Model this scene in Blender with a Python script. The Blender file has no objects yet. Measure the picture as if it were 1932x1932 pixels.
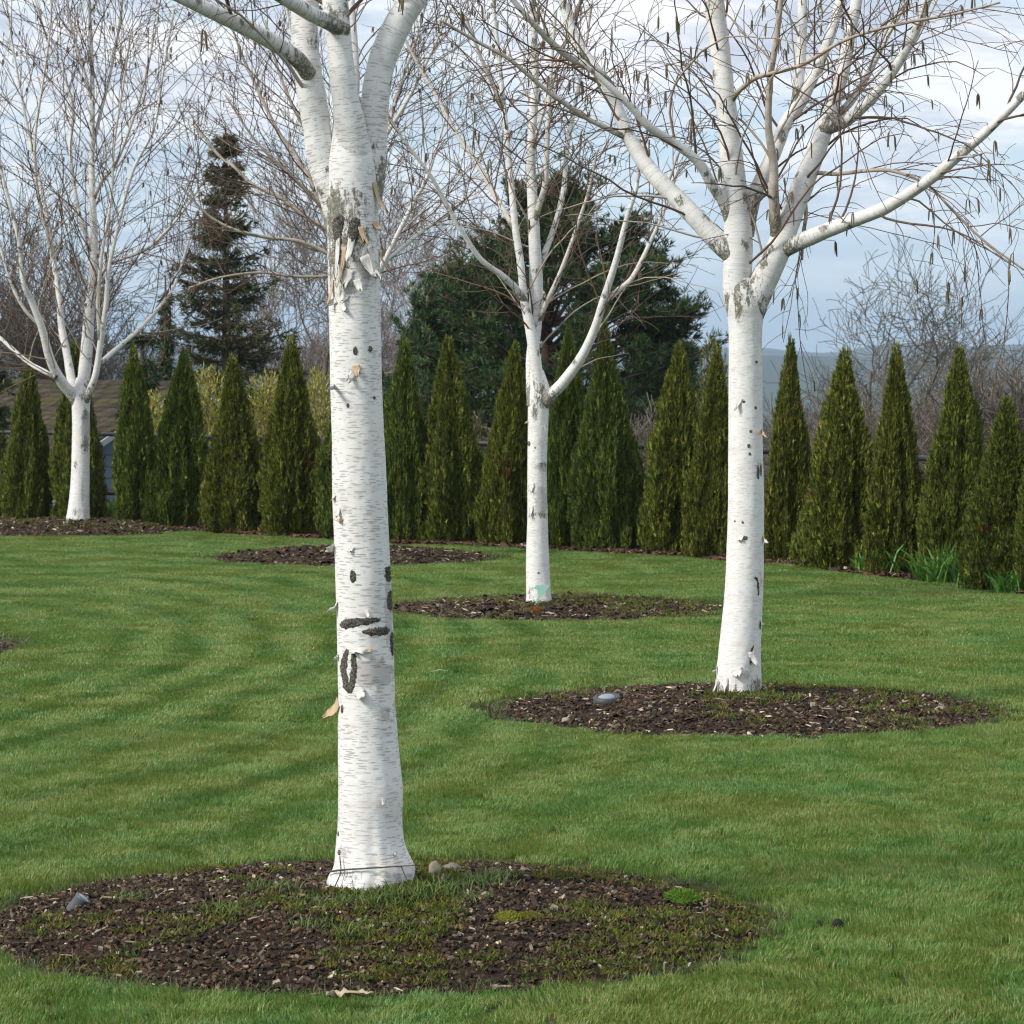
import bpy, math, random
import numpy as np
from mathutils import Vector, Matrix, noise as mnoise

random.seed(7)
RNG = np.random.default_rng(7)
R = math.radians
scene = bpy.context.scene
COL = scene.collection

# ------------------------------------------------------------------ camera
EYE, FPX, HOR = 2.2, 6000.0, 680.0           # eye height, focal length and horizon row in a 1932 px picture
cam_d = bpy.data.cameras.new('camera')
cam_d.sensor_width = 36.0
cam_d.lens = 36.0 * FPX / 1932.0
cam_d.shift_y = -(966.0 - HOR) / 1932.0
cam_d.clip_start, cam_d.clip_end = 0.5, 30000.0
cam_d.dof.use_dof = True
cam_d.dof.focus_distance = 16.0
cam_d.dof.aperture_fstop = 14.0
cam = bpy.data.objects.new('camera', cam_d)
COL.objects.link(cam)
cam.location = (0, 0, EYE)
cam.rotation_euler = (R(90), 0, 0)
scene.camera = cam

# ------------------------------------------------------------------ sky, sun, exposure
SUN_EL, SUN_AZ = R(36), R(241)                # azimuth clockwise from +Y (the view direction)
world = bpy.data.worlds.new('World')
scene.world = world
world.use_nodes = True
wt = world.node_tree
wt.nodes.clear()
def wn(t, **kw):
    n = wt.nodes.new(t)
    for k, v in kw.items(): setattr(n, k, v)
    return n
w_out = wn('ShaderNodeOutputWorld'); w_bg = wn('ShaderNodeBackground')
w_sky = wn('ShaderNodeTexSky', sky_type='NISHITA', sun_disc=False)
w_sky.sun_elevation, w_sky.sun_rotation = SUN_EL, SUN_AZ
w_sky.air_density, w_sky.dust_density, w_sky.ozone_density = 1.0, 0.6, 1.6
w_tc = wn('ShaderNodeTexCoord'); w_sep = wn('ShaderNodeSeparateXYZ')
wt.links.new(w_tc.outputs['Generated'], w_sep.inputs[0])
def wmath(op, a, b=None):
    n = wn('ShaderNodeMath', operation=op)
    for i, v in enumerate((a, b)):
        if v is None: continue
        if isinstance(v, (int, float)): n.inputs[i].default_value = v
        else: wt.links.new(v, n.inputs[i])
    return n.outputs[0]
w_h = wmath('ADD', wmath('MAXIMUM', w_sep.outputs[2], 0.0), 0.20)
w_cx, w_cy = wmath('DIVIDE', w_sep.outputs[0], w_h), wmath('DIVIDE', w_sep.outputs[1], w_h)
w_cmb = wn('ShaderNodeCombineXYZ')
wt.links.new(w_cx, w_cmb.inputs[0]); wt.links.new(w_cy, w_cmb.inputs[1])
def wnoise(scale, detail, rough, off, dist=0.0):
    mp = wn('ShaderNodeMapping'); mp.inputs['Location'].default_value = off
    wt.links.new(w_cmb.outputs[0], mp.inputs[0])
    n = wn('ShaderNodeTexNoise'); n.inputs['Scale'].default_value = scale
    n.inputs['Detail'].default_value = detail; n.inputs['Roughness'].default_value = rough
    n.inputs['Distortion'].default_value = dist
    wt.links.new(mp.outputs[0], n.inputs['Vector'])
    return n.outputs['Fac']
def wramp(fac, stops):
    r = wn('ShaderNodeValToRGB'); cr = r.color_ramp
    while len(cr.elements) < len(stops): cr.elements.new(0.5)
    for e, (p, c) in zip(cr.elements, stops): e.position, e.color = p, (*c, 1)
    wt.links.new(fac, r.inputs[0])
    return r.outputs[0]
w_mask = wramp(wnoise(2.7, 9, 0.60, (3.1, 1.7, 0), 0.4), [(0.33, (0, 0, 0)), (0.55, (1, 1, 1))])
w_shade = wramp(wnoise(4.0, 9, 0.60, (7.3, 4.2, 2.0), 0.4), [(0.38, (4.5, 4.95, 5.9)), (0.48, (6.2, 6.5, 7.1)), (0.55, (8.0, 8.0, 8.1))])
w_hz = wn('ShaderNodeMix', data_type='RGBA', blend_type='MIX')      # pale veil, thickest low in the sky
wt.links.new(wmath('ADD', wmath('MULTIPLY', wmath('POWER', wmath('SUBTRACT', 1.0, wmath('MINIMUM', wmath('MAXIMUM', w_sep.outputs[2], 0.0), 1.0)), 5.0), 0.62), 0.28), w_hz.inputs['Factor'])
wt.links.new(w_sky.outputs[0], w_hz.inputs['A']); w_hz.inputs['B'].default_value = (4.5, 6.1, 7.5, 1)
w_mul = wn('ShaderNodeMix', data_type='RGBA', blend_type='MIX')
wt.links.new(wmath('MULTIPLY', wmath('MULTIPLY', w_mask, wramp(w_sep.outputs[2], [(0.012, (0.12,) * 3), (0.075, (1,) * 3)])), 0.92), w_mul.inputs['Factor'])
wt.links.new(w_hz.outputs['Result'], w_mul.inputs['A'])
wt.links.new(w_shade, w_mul.inputs['B'])
wt.links.new(w_mul.outputs['Result'], w_bg.inputs['Color'])
w_bg.inputs['Strength'].default_value = 0.10
wt.links.new(w_bg.outputs[0], w_out.inputs[0])

sun_d = bpy.data.lights.new('sun', 'SUN')
sun_d.energy, sun_d.angle, sun_d.color = 2.5, R(12.0), (1.0, 0.95, 0.87)
sun = bpy.data.objects.new('sun', sun_d)
COL.objects.link(sun)
to_sun = Vector((math.sin(SUN_AZ) * math.cos(SUN_EL), math.cos(SUN_AZ) * math.cos(SUN_EL), math.sin(SUN_EL)))
sun.rotation_euler = to_sun.to_track_quat('Z', 'Y').to_euler()
sun.location = (-20, -20, 30)

vs = scene.view_settings
vs.view_transform, vs.look, vs.exposure, vs.gamma = 'Standard', 'None', 0.52, 1.0
vs.use_curve_mapping = False
scene.cycles.max_bounces = 4
scene.cycles.diffuse_bounces = 3
scene.cycles.glossy_bounces = 2
scene.cycles.transparent_max_bounces = 8
scene.cycles.volume_bounces = 0
scene.cycles.filter_width = 1.15
scene.cycles.caustics_reflective = scene.cycles.caustics_refractive = False

# ------------------------------------------------------------------ helpers
S2D = 1932.0 / 2048.0
def P(dx, dy, dist):                           # picture point (1932 px frame) at a distance -> world
    return Vector(((dx - 966.0) / FPX * dist, dist, EYE - (dy - HOR) / FPX * dist))
def PS(sx, sy, dist):                          # the same from 2048 px coordinates
    return P(sx * S2D, sy * S2D, dist)
def gdist(dy, z=0.0): return (EYE - z) * FPX / (dy - HOR)

def setp(o, label=None, cat=None, group=None, kind=None):
    if label: o['label'] = label
    if cat: o['category'] = cat
    if group: o['group'] = group
    if kind: o['kind'] = kind
    return o
def empty(name, loc, rz=0.0):
    o = bpy.data.objects.new(name, None); COL.objects.link(o)
    o.empty_display_size = 0.2
    o.location = loc; o.rotation_euler = (0, 0, rz)
    return o
def make_mesh(name, V, F, mat=None, smooth=True, uv=None, tint=None, attrs=None):
    """V (n,3); F = list of (m,k) int arrays (k = 3 or 4)."""
    me = bpy.data.meshes.new(name)
    V = np.asarray(V, dtype=np.float32)
    Fs = [np.asarray(f, dtype=np.int32) for f in (F if isinstance(F, list) else [F]) if len(f)]
    loops = np.concatenate([f.ravel() for f in Fs])
    counts = np.concatenate([np.full(len(f), f.shape[1], np.int32) for f in Fs])
    starts = np.concatenate([[0], np.cumsum(counts)[:-1]]).astype(np.int32)
    me.vertices.add(len(V)); me.vertices.foreach_set('co', V.ravel())
    me.loops.add(len(loops)); me.loops.foreach_set('vertex_index', loops)
    me.polygons.add(len(counts)); me.polygons.foreach_set('loop_start', starts)
    me.polygons.foreach_set('use_smooth', np.full(len(counts), smooth))
    if uv is not None:                         # per vertex uv stored as a point vector attribute
        a = me.attributes.new('bark_uv', 'FLOAT_VECTOR', 'POINT')
        uv3 = np.zeros((len(V), 3), np.float32); uv3[:, :2] = uv
        a.data.foreach_set('vector', uv3.ravel())
    if tint is not None:
        a = me.attributes.new('tint', 'FLOAT_COLOR', 'POINT')
        c = np.ones((len(V), 4), np.float32); c[:, :3] = tint
        a.data.foreach_set('color', c.ravel())
    for k, v in (attrs or {}).items():
        a = me.attributes.new(k, 'FLOAT', 'POINT'); a.data.foreach_set('value', np.asarray(v, np.float32))
    me.update(calc_edges=True); me.validate()
    if mat: me.materials.append(mat)
    return me
def add(name, me, parent=None, loc=(0, 0, 0), rot=(0, 0, 0), kind=None):
    o = bpy.data.objects.new(name, me); COL.objects.link(o)
    o.parent = parent; o.location = loc; o.rotation_euler = rot
    if kind: o['kind'] = kind
    return o
def copy_tree(o, parent=None):
    c = o.copy(); COL.objects.link(c); c.parent = parent
    for ch in o.children: copy_tree(ch, c)
    return c

class MB:                                      # collects geometry into one mesh
    def __init__(s): s.V, s.Q, s.T, s.uv, s.tint, s.n = [], [], [], [], [], 0
    def put(s, V, Q=None, T=None, uv=None, tint=None):
        V = np.asarray(V, np.float32)
        if Q is not None and len(Q): s.Q.append(np.asarray(Q, np.int32) + s.n)
        if T is not None and len(T): s.T.append(np.asarray(T, np.int32) + s.n)
        s.V.append(V); s.n += len(V)
        s.uv.append(np.zeros((len(V), 2), np.float32) if uv is None else np.asarray(uv, np.float32))
        t = np.ones((len(V), 3), np.float32)
        if tint is not None: t[:] = tint
        s.tint.append(t)
    def box(s, c, d, rz=0.0, tint=None):
        c, d = np.array(c, float), np.array(d, float) / 2
        v = np.array([[x, y, z] for x in (-1, 1) for y in (-1, 1) for z in (-1, 1)]) * d
        cs, sn = math.cos(rz), math.sin(rz)
        v = np.c_[v[:, 0] * cs - v[:, 1] * sn, v[:, 0] * sn + v[:, 1] * cs, v[:, 2]] + c
        s.put(v, Q=[[0, 1, 3, 2], [4, 6, 7, 5], [0, 4, 5, 1], [2, 3, 7, 6], [0, 2, 6, 4], [1, 5, 7, 3]], tint=tint)
    def tube(s, pts, rad, sides=4, tint=None, cap=False, jit=0.0, v0=0.0):
        pts = np.asarray(pts, float); n = len(pts); rad = np.asarray(rad, float)
        tan = np.gradient(pts, axis=0); tan /= np.linalg.norm(tan, axis=1, keepdims=True) + 1e-9
        ref = np.array([0.0, 1.0, 0.0]) if abs(tan[:, 1]).max() < 0.92 else np.array([1.0, 0.0, 0.0]) if abs(tan[:, 0]).max() < 0.92 else np.array([0.37, 0.31, 0.87])
        a = np.cross(tan, ref); a /= np.linalg.norm(a, axis=1, keepdims=True) + 1e-9
        b = np.cross(a, tan)
        th = np.arange(sides) / sides * 2 * math.pi + math.pi / 2
        rr = rad[:, None] * np.ones((1, sides))
        if jit: rr = rr * (1 + RNG.normal(0, jit, rr.shape))
        ring = pts[:, None, :] + rr[:, :, None] * (np.cos(th)[None, :, None] * a[:, None, :] + np.sin(th)[None, :, None] * b[:, None, :])
        V = ring.reshape(-1, 3)
        i = np.arange(n - 1)[:, None] * sides; j = np.arange(sides)[None, :]; j2 = (j + 1) % sides
        Q = np.stack([i + j, i + sides + j, i + sides + j2, i + j2], -1).reshape(-1, 4)[:, ::-1]
        seg = np.concatenate([[0], np.cumsum(np.linalg.norm(np.diff(pts, axis=0), axis=1))]) + v0
        uu = np.abs((np.arange(sides) / sides + 0.5) % 1 - 0.5)
        uv = np.stack([np.broadcast_to((uu * 2 * math.pi)[None, :] * rad.mean(), (n, sides)), np.broadcast_to(seg[:, None], (n, sides))], -1).reshape(-1, 2)
        T = None
        if cap:
            V = np.vstack([V, pts[-1:] + tan[-1:] * rad[-1] * 0.4]); uv = np.vstack([uv, uv[-1:]])
            e = (n - 1) * sides
            T = np.stack([e + np.arange(sides), np.full(sides, n * sides), e + (np.arange(sides) + 1) % sides], -1)[:, ::-1]
        s.put(V, Q=Q, T=T, uv=uv, tint=tint)
    def mesh(s, name, mat, smooth=True, use_uv=False, use_tint=False):
        F = []
        if s.Q: F.append(np.concatenate(s.Q))
        if s.T: F.append(np.concatenate(s.T))
        return make_mesh(name, np.concatenate(s.V), F, mat, smooth, np.concatenate(s.uv) if use_uv else None, np.concatenate(s.tint) if use_tint else None)

def catmull(pts, sub):
    """pts (n,k) -> smooth resample"""
    p = np.asarray(pts, float)
    q = np.vstack([2 * p[0] - p[1], p, 2 * p[-1] - p[-2]])
    out = []
    for i in range(1, len(q) - 2):
        for t in np.arange(sub) / sub:
            a, b, c, d = q[i - 1], q[i], q[i + 1], q[i + 2]
            out.append(0.5 * (2 * b + (c - a) * t + (2 * a - 5 * b + 4 * c - d) * t * t + (3 * b - a - 3 * c + d) * t ** 3))
    out.append(p[-1])
    return np.array(out)
def unit(v): return v / (np.linalg.norm(v, axis=-1, keepdims=True) + 1e-9)
def rdir(n): return unit(RNG.normal(size=(n, 3)))
def leaves(C, D, L, W, up=None, bend=0.0):
    """diamond leaves at C pointing along D; returns V, T (4 verts, 2 tris each)"""
    n = len(C); D = unit(D)
    side = unit(np.cross(D, rdir(n) if up is None else up))
    nrm = np.cross(side, D)
    L = np.broadcast_to(np.asarray(L, float), (n,))[:, None]; W = np.broadcast_to(np.asarray(W, float), (n,))[:, None]
    V = np.stack([C, C + D * L * 0.45 + side * W / 2 + nrm * L * bend, C + D * L, C + D * L * 0.45 - side * W / 2 + nrm * L * bend], 1).reshape(-1, 3)
    i = np.arange(n)[:, None] * 4
    T = np.concatenate([i + np.array([[0, 1, 2]]), i + np.array([[0, 2, 3]])], 1).reshape(-1, 3)
    return V, T
def lerp(a, b, t): return a + (b - a) * t
def n3(x, y, z=0.0): return mnoise.noise(Vector((x, y, z)))

# ------------------------------------------------------------------ materials
class MT:
    def __init__(s, name):
        s.m = bpy.data.materials.new(name); s.m.use_nodes = True; s.t = s.m.node_tree; s.t.nodes.clear()
        s.out = s.n('ShaderNodeOutputMaterial')
    def n(s, t, **kw):
        nd = s.t.nodes.new(t)
        for k, v in kw.items(): setattr(nd, k, v)
        return nd
    def link(s, a, b): s.t.links.new(a, b)
    def val(s, sock, v):
        if isinstance(v, bpy.types.NodeSocket): s.link(v, sock)
        elif isinstance(v, (tuple, list)) and len(v) == 3 and sock.type == 'RGBA': sock.default_value = (*v, 1)
        else: sock.default_value = v
    def attr(s, name, out='Vector'): return s.n('ShaderNodeAttribute', attribute_name=name).outputs[out]
    def pos(s): return s.n('ShaderNodeNewGeometry').outputs['Position']
    def obj(s): return s.n('ShaderNodeTexCoord').outputs['Object']
    def mapv(s, v, scale=(1, 1, 1), loc=(0, 0, 0)):
        m = s.n('ShaderNodeMapping'); s.link(v, m.inputs[0]); m.inputs['Scale'].default_value = scale; m.inputs['Location'].default_value = loc
        return m.outputs[0]
    def noise(s, v, scale, detail=4, rough=0.55, dist=0.0):
        n = s.n('ShaderNodeTexNoise'); s.link(v, n.inputs['Vector'])
        for k, x in (('Scale', scale), ('Detail', detail), ('Roughness', rough), ('Distortion', dist)): n.inputs[k].default_value = x
        return n.outputs['Fac']
    def ramp(s, f, stops, interp='LINEAR'):
        r = s.n('ShaderNodeValToRGB'); cr = r.color_ramp; cr.interpolation = interp
        while len(cr.elements) < len(stops): cr.elements.new(0.5)
        for e, (p, c) in zip(cr.elements, stops):
            e.position = p; e.color = (*(c if isinstance(c, tuple) else (c, c, c)), 1)
        s.link(f, r.inputs[0]); return r.outputs[0]
    def math(s, op, a, b=None, clamp=False):
        n = s.n('ShaderNodeMath', operation=op, use_clamp=clamp); s.val(n.inputs[0], a)
        if b is not None: s.val(n.inputs[1], b)
        return n.outputs[0]
    def mix(s, f, a, b, blend='MIX'):
        n = s.n('ShaderNodeMix', data_type='RGBA', blend_type=blend)
        s.val(n.inputs['Factor'], f); s.val(n.inputs['A'], a); s.val(n.inputs['B'], b); return n.outputs['Result']
    def bump(s, h, strength=0.4, dist=0.01):
        b = s.n('ShaderNodeBump'); s.link(h, b.inputs['Height']); b.inputs['Strength'].default_value = strength; b.inputs['Distance'].default_value = dist
        return b.outputs[0]
    def bsdf(s, color, rough=0.8, normal=None, spec=0.3, transl=0.0, tcol=None, **kw):
        p = s.n('ShaderNodeBsdfPrincipled'); s.val(p.inputs['Base Color'], color); s.val(p.inputs['Roughness'], rough)
        p.inputs['Specular IOR Level'].default_value = spec
        for k, v in kw.items(): s.val(p.inputs[k.replace('_', ' ')], v)
        if normal is not None: s.link(normal, p.inputs['Normal'])
        sh = p.outputs[0]
        if transl:
            tr = s.n('ShaderNodeBsdfTranslucent'); s.val(tr.inputs[0], tcol if tcol is not None else color)
            mx = s.n('ShaderNodeMixShader'); mx.inputs[0].default_value = transl
            s.link(sh, mx.inputs[1]); s.link(tr.outputs[0], mx.inputs[2]); sh = mx.outputs[0]
        s.link(sh, s.out.inputs[0]); return s.m

def mat_bark(name, lent=1.0, warm=0.0):
    m = MT(name); uv = m.attr('bark_uv'); ps = m.obj()
    white = m.mix(m.noise(ps, 9, 5), (0.85, 0.845, 0.82), (0.75, 0.735, 0.70))
    band = m.noise(m.mapv(uv, (3.0, 16, 1), (2.2, 0.4, 0)), 1.0, 5, 0.6, 0.5)
    white = m.mix(m.math('MULTIPLY', m.ramp(band, [(0.52, 0.0), (0.70, 1.0)]), 0.45), white, (0.58, 0.53, 0.50))
    white = m.mix(m.math('MULTIPLY', m.ramp(m.noise(m.mapv(uv, (4, 9, 1), (7.2, 3.4, 0)), 1.0, 5, 0.6), [(0.56, 0.0), (0.72, 1.0)]), 0.5), white, (0.78, 0.68, 0.52))
    white = m.mix(m.math('MULTIPLY', m.ramp(m.noise(ps, 3.3, 5, 0.6), [(0.55, 0.0), (0.72, 1.0)]), 0.35 + warm), white, (0.62, 0.52, 0.40))
    # fine papery horizontal grain
    grain = m.noise(m.mapv(uv, (10, 260, 1)), 1.0, 3, 0.6)
    white = m.mix(m.math('MULTIPLY', m.ramp(grain, [(0.52, 0.0), (0.75, 1.0)]), 0.25), white, (0.50, 0.49, 0.48))
    def lentic(su, sv, off, thr, amount, keep):
        v = m.n('ShaderNodeTexVoronoi', voronoi_dimensions='2D', feature='F1'); m.link(m.mapv(uv, (su, sv, 1), off), v.inputs['Vector'])
        v.inputs['Randomness'].default_value = 0.95; v.inputs['Scale'].default_value = 1.0
        sp = m.n('ShaderNodeSeparateColor'); m.link(v.outputs['Color'], sp.inputs[0])
        lim = m.math('MULTIPLY', m.math('ADD', sp.outputs[0], 0.75), thr)
        d = m.math('LESS_THAN', v.outputs['Distance'], lim)
        return m.math('MULTIPLY', m.math('MULTIPLY', d, m.math('GREATER_THAN', sp.outputs[1], keep)), amount)
    l1 = lentic(12.5, 100, (0.3, 0.7, 0), 0.18, 0.62, 0.40)
    l2 = lentic(19, 120, (5.3, 2.7, 0), 0.17, 0.6, 0.5)
    lm = m.math('MULTIPLY', m.math('MAXIMUM', l1, l2), lent)
    lm = m.math('MULTIPLY', lm, m.ramp(m.noise(ps, 4, 3), [(0.30, 0.45), (0.55, 1.0)]))
    c = m.mix(lm, white, (0.20, 0.165, 0.145))
    # greyer inner bark where the outer skin is gone
    st = m.attr('stain', 'Fac')
    edge = m.math('ADD', st, m.math('MULTIPLY', m.math('SUBTRACT', m.noise(ps, 26, 5, 0.65), 0.5), 0.9))
    c = m.mix(m.math('MULTIPLY', m.ramp(edge, [(0.46, 0.0), (0.56, 1.0)]), 0.75), c, m.mix(lm, (0.47, 0.44, 0.42), (0.12, 0.11, 0.10)))
    th = m.math('MULTIPLY', m.attr('thin', 'Fac'), m.ramp(m.noise(ps, 14, 4), [(0.25, 0.55), (0.6, 1.0)]))
    c = m.mix(th, c, m.mix(m.noise(ps, 25, 4), (0.42, 0.31, 0.20), (0.24, 0.17, 0.12)))
    # lichen and cracked dark bark in the crotches
    li = m.attr('lichen', 'Fac')
    le = m.math('ADD', li, m.math('MULTIPLY', m.math('SUBTRACT', m.noise(m.mapv(ps, (1, 1, 0.4)), 55, 7, 0.8), 0.5), 2.6))
    lic = m.ramp(m.noise(ps, 75, 5, 0.7), [(0.36, (0.045, 0.04, 0.03)), (0.52, (0.17, 0.16, 0.11)), (0.66, (0.46, 0.44, 0.36))])
    c = m.mix(m.ramp(le, [(0.46, 0.0), (0.56, 0.9)]), c, lic)
    h = m.math('ADD', m.math('MULTIPLY', lm, -0.35), m.math('ADD', m.math('MULTIPLY', grain, 0.35), m.math('ADD', m.noise(ps, 24, 5), m.math('MULTIPLY', m.ramp(le, [(0.4, 0.0), (0.7, 1.0)]), m.math('MULTIPLY', m.noise(ps, 120, 4), 2.2)))))
    return m.bsdf(c, 0.62, m.bump(h, 0.5, 0.006), 0.35)

M = {}
M['bark'] = mat_bark('white_birch_bark', 0.85)
M['bark_fine'] = mat_bark('white_birch_bark_pale', 0.42, 0.05)
M['bark_far'] = mat_bark('white_birch_bark_fine', 0.55, 0.15)
m = MT('birch_limb_bark'); ps = m.obj(); uv = m.attr('bark_uv')
c = m.mix(m.noise(ps, 8, 5), (0.74, 0.72, 0.68), (0.60, 0.53, 0.44))
c = m.mix(m.ramp(m.noise(m.mapv(uv, (14, 60, 1)), 1, 4), [(0.58, 0.0), (0.7, 0.7)]), c, (0.33, 0.29, 0.24))
th = m.math('MULTIPLY', m.attr('thin', 'Fac'), m.ramp(m.noise(ps, 14, 4), [(0.25, 0.55), (0.6, 1.0)]))
c = m.mix(th, c, m.mix(m.noise(ps, 25, 4), (0.42, 0.31, 0.20), (0.24, 0.17, 0.12)))
le = m.math('ADD', m.attr('lichen', 'Fac'), m.math('MULTIPLY', m.math('SUBTRACT', m.noise(ps, 30, 6, 0.7), 0.5), 1.5))
c = m.mix(m.ramp(le, [(0.48, 0.0), (0.66, 1.0)]), c, m.mix(m.noise(ps, 80, 3), (0.10, 0.095, 0.075), (0.34, 0.33, 0.22)))
M['limb'] = m.bsdf(c, 0.65, m.bump(m.noise(ps, 40, 5), 0.4, 0.006), 0.3)
def mat_tint(name, rough=0.75, spec=0.3, transl=0.0, bump=0.0, bscale=60, vary=0.25, vscale=3.0):
    m = MT(name); ps = m.pos()
    c = m.mix(m.math('MULTIPLY', m.noise(ps, vscale, 4), vary), m.attr('tint', 'Color'), (0.0, 0.0, 0.0))
    return m.bsdf(c, rough, m.bump(m.noise(ps, bscale, 4), bump, 0.01) if bump else None, spec, transl)
M['twig'] = mat_tint('birch_twig_bark', 0.7)
M['catkin'] = mat_tint('birch_catkin', 0.8, bump=0.3, bscale=200)
M['foliage'] = mat_tint('scale_leaf_foliage', 0.62, 0.25, 0.22)
M['needle'] = mat_tint('conifer_needles', 0.55, 0.3, 0.12)
M['leaf'] = mat_tint('glossy_leaf', 0.32, 0.5, 0.25)
M['greybark'] = mat_tint('weathered_grey_bark', 0.85, bump=0.5, bscale=20)
M['chip'] = mat_tint('bark_mulch_chip', 0.75, 0.3, bump=0.35, bscale=150, vary=0.3)
M['moss'] = mat_tint('moss', 0.9, 0.1, 0.25)
M['blade'] = mat_tint('green_leaf_blade', 0.45, 0.4, 0.3)
def mat_plain(name, col, rough=0.6, noise=0.2, scale=20, bump=0.2, spec=0.3, **kw):
    m = MT(name); ps = m.obj(); f = m.noise(ps, scale, 5)
    c = m.mix(m.math('MULTIPLY', f, noise * 2), col, tuple(x * 0.45 for x in col))
    return m.bsdf(c, rough, m.bump(f, bump, 0.01), spec, **kw)
m = MT('corky_black_bark'); ps = m.obj(); f = m.noise(ps, 190, 6, 0.75)
M['scar'] = m.bsdf(m.ramp(f, [(0.38, (0.045, 0.041, 0.034)), (0.50, (0.15, 0.14, 0.11)), (0.62, (0.48, 0.46, 0.39))]), 0.9, m.bump(f, 1.0, 0.02), 0.2)
M['peel_out'] = mat_plain('papery_bark_curl', (0.74, 0.71, 0.65), 0.6, 0.2, 30)
M['peel_tan'] = mat_plain('tan_inner_bark_curl', (0.58, 0.43, 0.27), 0.6, 0.25, 30)
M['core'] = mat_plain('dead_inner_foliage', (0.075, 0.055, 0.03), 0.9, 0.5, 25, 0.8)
M['stone'] = mat_plain('tan_field_stone', (0.36, 0.31, 0.23), 0.8, 0.3, 30)
M['greystone'] = mat_plain('grey_field_stone', (0.22, 0.19, 0.18), 0.8, 0.3, 30)
M['soil_clod'] = mat_plain('dark_soil_clod', (0.025, 0.022, 0.018), 0.9, 0.4, 60, 0.6)
M['dryleaf'] = mat_plain('dry_leaf', (0.55, 0.45, 0.29), 0.7, 0.3, 40)
M['lamp_metal'] = mat_plain('weathered_dark_lamp_housing', (0.06, 0.065, 0.075), 0.5, 0.2, 30, 0.1, 0.5)
M['lamp_grey'] = mat_plain('grey_lamp_housing', (0.10, 0.11, 0.125), 0.5, 0.2, 30, 0.1, 0.5)
m = MT('lamp_glass'); M['glass'] = m.bsdf((0.25, 0.29, 0.30), 0.2, None, 0.5)
m = MT('mint_plastic_film'); M['mint'] = m.bsdf((0.42, 0.72, 0.60), 0.35, None, 0.5, 0.35)
M['fence'] = mat_plain('dark_fence_metal', (0.035, 0.037, 0.042), 0.5, 0.1, 20, 0.1, 0.4)
M['white_trim'] = mat_plain('painted_white_trim', (0.45, 0.47, 0.50), 0.6, 0.1, 8)
M['siding'] = mat_plain('blue_grey_siding', (0.17, 0.22, 0.30), 0.7, 0.15, 8)
M['pane'] = MT('window_pane').bsdf((0.05, 0.06, 0.07), 0.08, None, 0.6)
M['shingle'] = mat_tint('mossy_shingle', 0.9, 0.15, bump=0.4, bscale=12)
m = MT('lawn_thatch'); ps = m.pos()
c = m.mix(m.noise(ps, 30, 5), (0.030, 0.055, 0.014), (0.070, 0.085, 0.028))
c = m.mix(m.ramp(m.noise(m.mapv(ps, (1, 1, 0)), 0.9, 5, 0.6), [(0.45, 0.0), (0.7, 0.6)]), c, (0.12, 0.11, 0.045))
M['thatch'] = m.bsdf(c, 0.95, m.bump(m.noise(ps, 90, 4), 0.7, 0.02), 0.1)
m = MT('grass_blade'); ps = m.pos(); fl = m.mapv(ps, (1, 1, 0))
base = m.attr('tint', 'Color')
big = m.noise(fl, 0.75, 6, 0.62, 0.4)
c = m.mix(m.ramp(big, [(0.38, 0.0), (0.62, 1.0)]), m.mix(1.0, base, (0.80, 1.0, 0.85), 'MULTIPLY'), m.mix(1.0, base, (1.28, 1.03, 0.85), 'MULTIPLY'))
c = m.mix(m.math('MULTIPLY', m.ramp(m.noise(fl, 2.3, 6, 0.65, 0.3), [(0.48, 0.0), (0.68, 1.0)]), 0.65), c, m.mix(1.0, base, (1.75, 1.25, 1.35), 'MULTIPLY'))
# mower wheel marks plus light and shade of leaning blades, painted along curves round the bed at the left edge
sp = m.n('ShaderNodeSeparateXYZ'); m.link(ps, sp.inputs[0])
cb = m.n('ShaderNodeCombineXYZ'); m.link(m.math('ADD', sp.outputs[0], 4.9), cb.inputs[0]); m.link(m.math('MULTIPLY', m.math('SUBTRACT', sp.outputs[1], 23.6), 0.40), cb.inputs[1])
ln = m.n('ShaderNodeVectorMath', operation='LENGTH'); m.link(cb.outputs[0], ln.inputs[0])
q = m.math('ADD', ln.outputs['Value'], m.math('MULTIPLY', m.noise(fl, 0.33, 4), 0.55))
wave = m.math('ADD', m.math('MULTIPLY', m.math('SINE', m.math('MULTIPLY', q, 2 * math.pi / 0.52)), 0.5), 0.5)
side = m.math('MULTIPLY', m.ramp(m.math('MULTIPLY', q, 0.1), [(0.16, 0.0), (0.22, 1.0), (0.50, 1.0), (0.72, 0.15)]), m.ramp(m.noise(fl, 1.1, 4), [(0.36, 0.25), (0.58, 1.0)]))
c = m.mix(m.math('MULTIPLY', m.ramp(wave, [(0.70, 0.0), (0.92, 1.0)]), m.math('MULTIPLY', side, 0.55)), c, m.mix(1.0, base, (0.50, 0.66, 0.50), 'MULTIPLY'))
c = m.mix(m.math('MULTIPLY', m.ramp(wave, [(0.10, 1.0), (0.45, 0.0)]), m.math('MULTIPLY', side, 0.65)), c, m.mix(1.0, base, (1.55, 1.28, 1.45), 'MULTIPLY'))
M['grass'] = m.bsdf(c, 0.42, None, 0.45, 0.30)
m = MT('mulch_soil'); ps = m.pos(); f = m.noise(ps, 45, 6, 0.7)
c = m.ramp(f, [(0.3, (0.020, 0.013, 0.009)), (0.55, (0.055, 0.033, 0.022)), (0.75, (0.12, 0.08, 0.055))])
M['mulch'] = m.bsdf(c, 0.9, m.bump(f, 1.0, 0.03), 0.2)
m = MT('hedge_bed_soil'); ps = m.pos(); f = m.noise(ps, 30, 6, 0.7)
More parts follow.
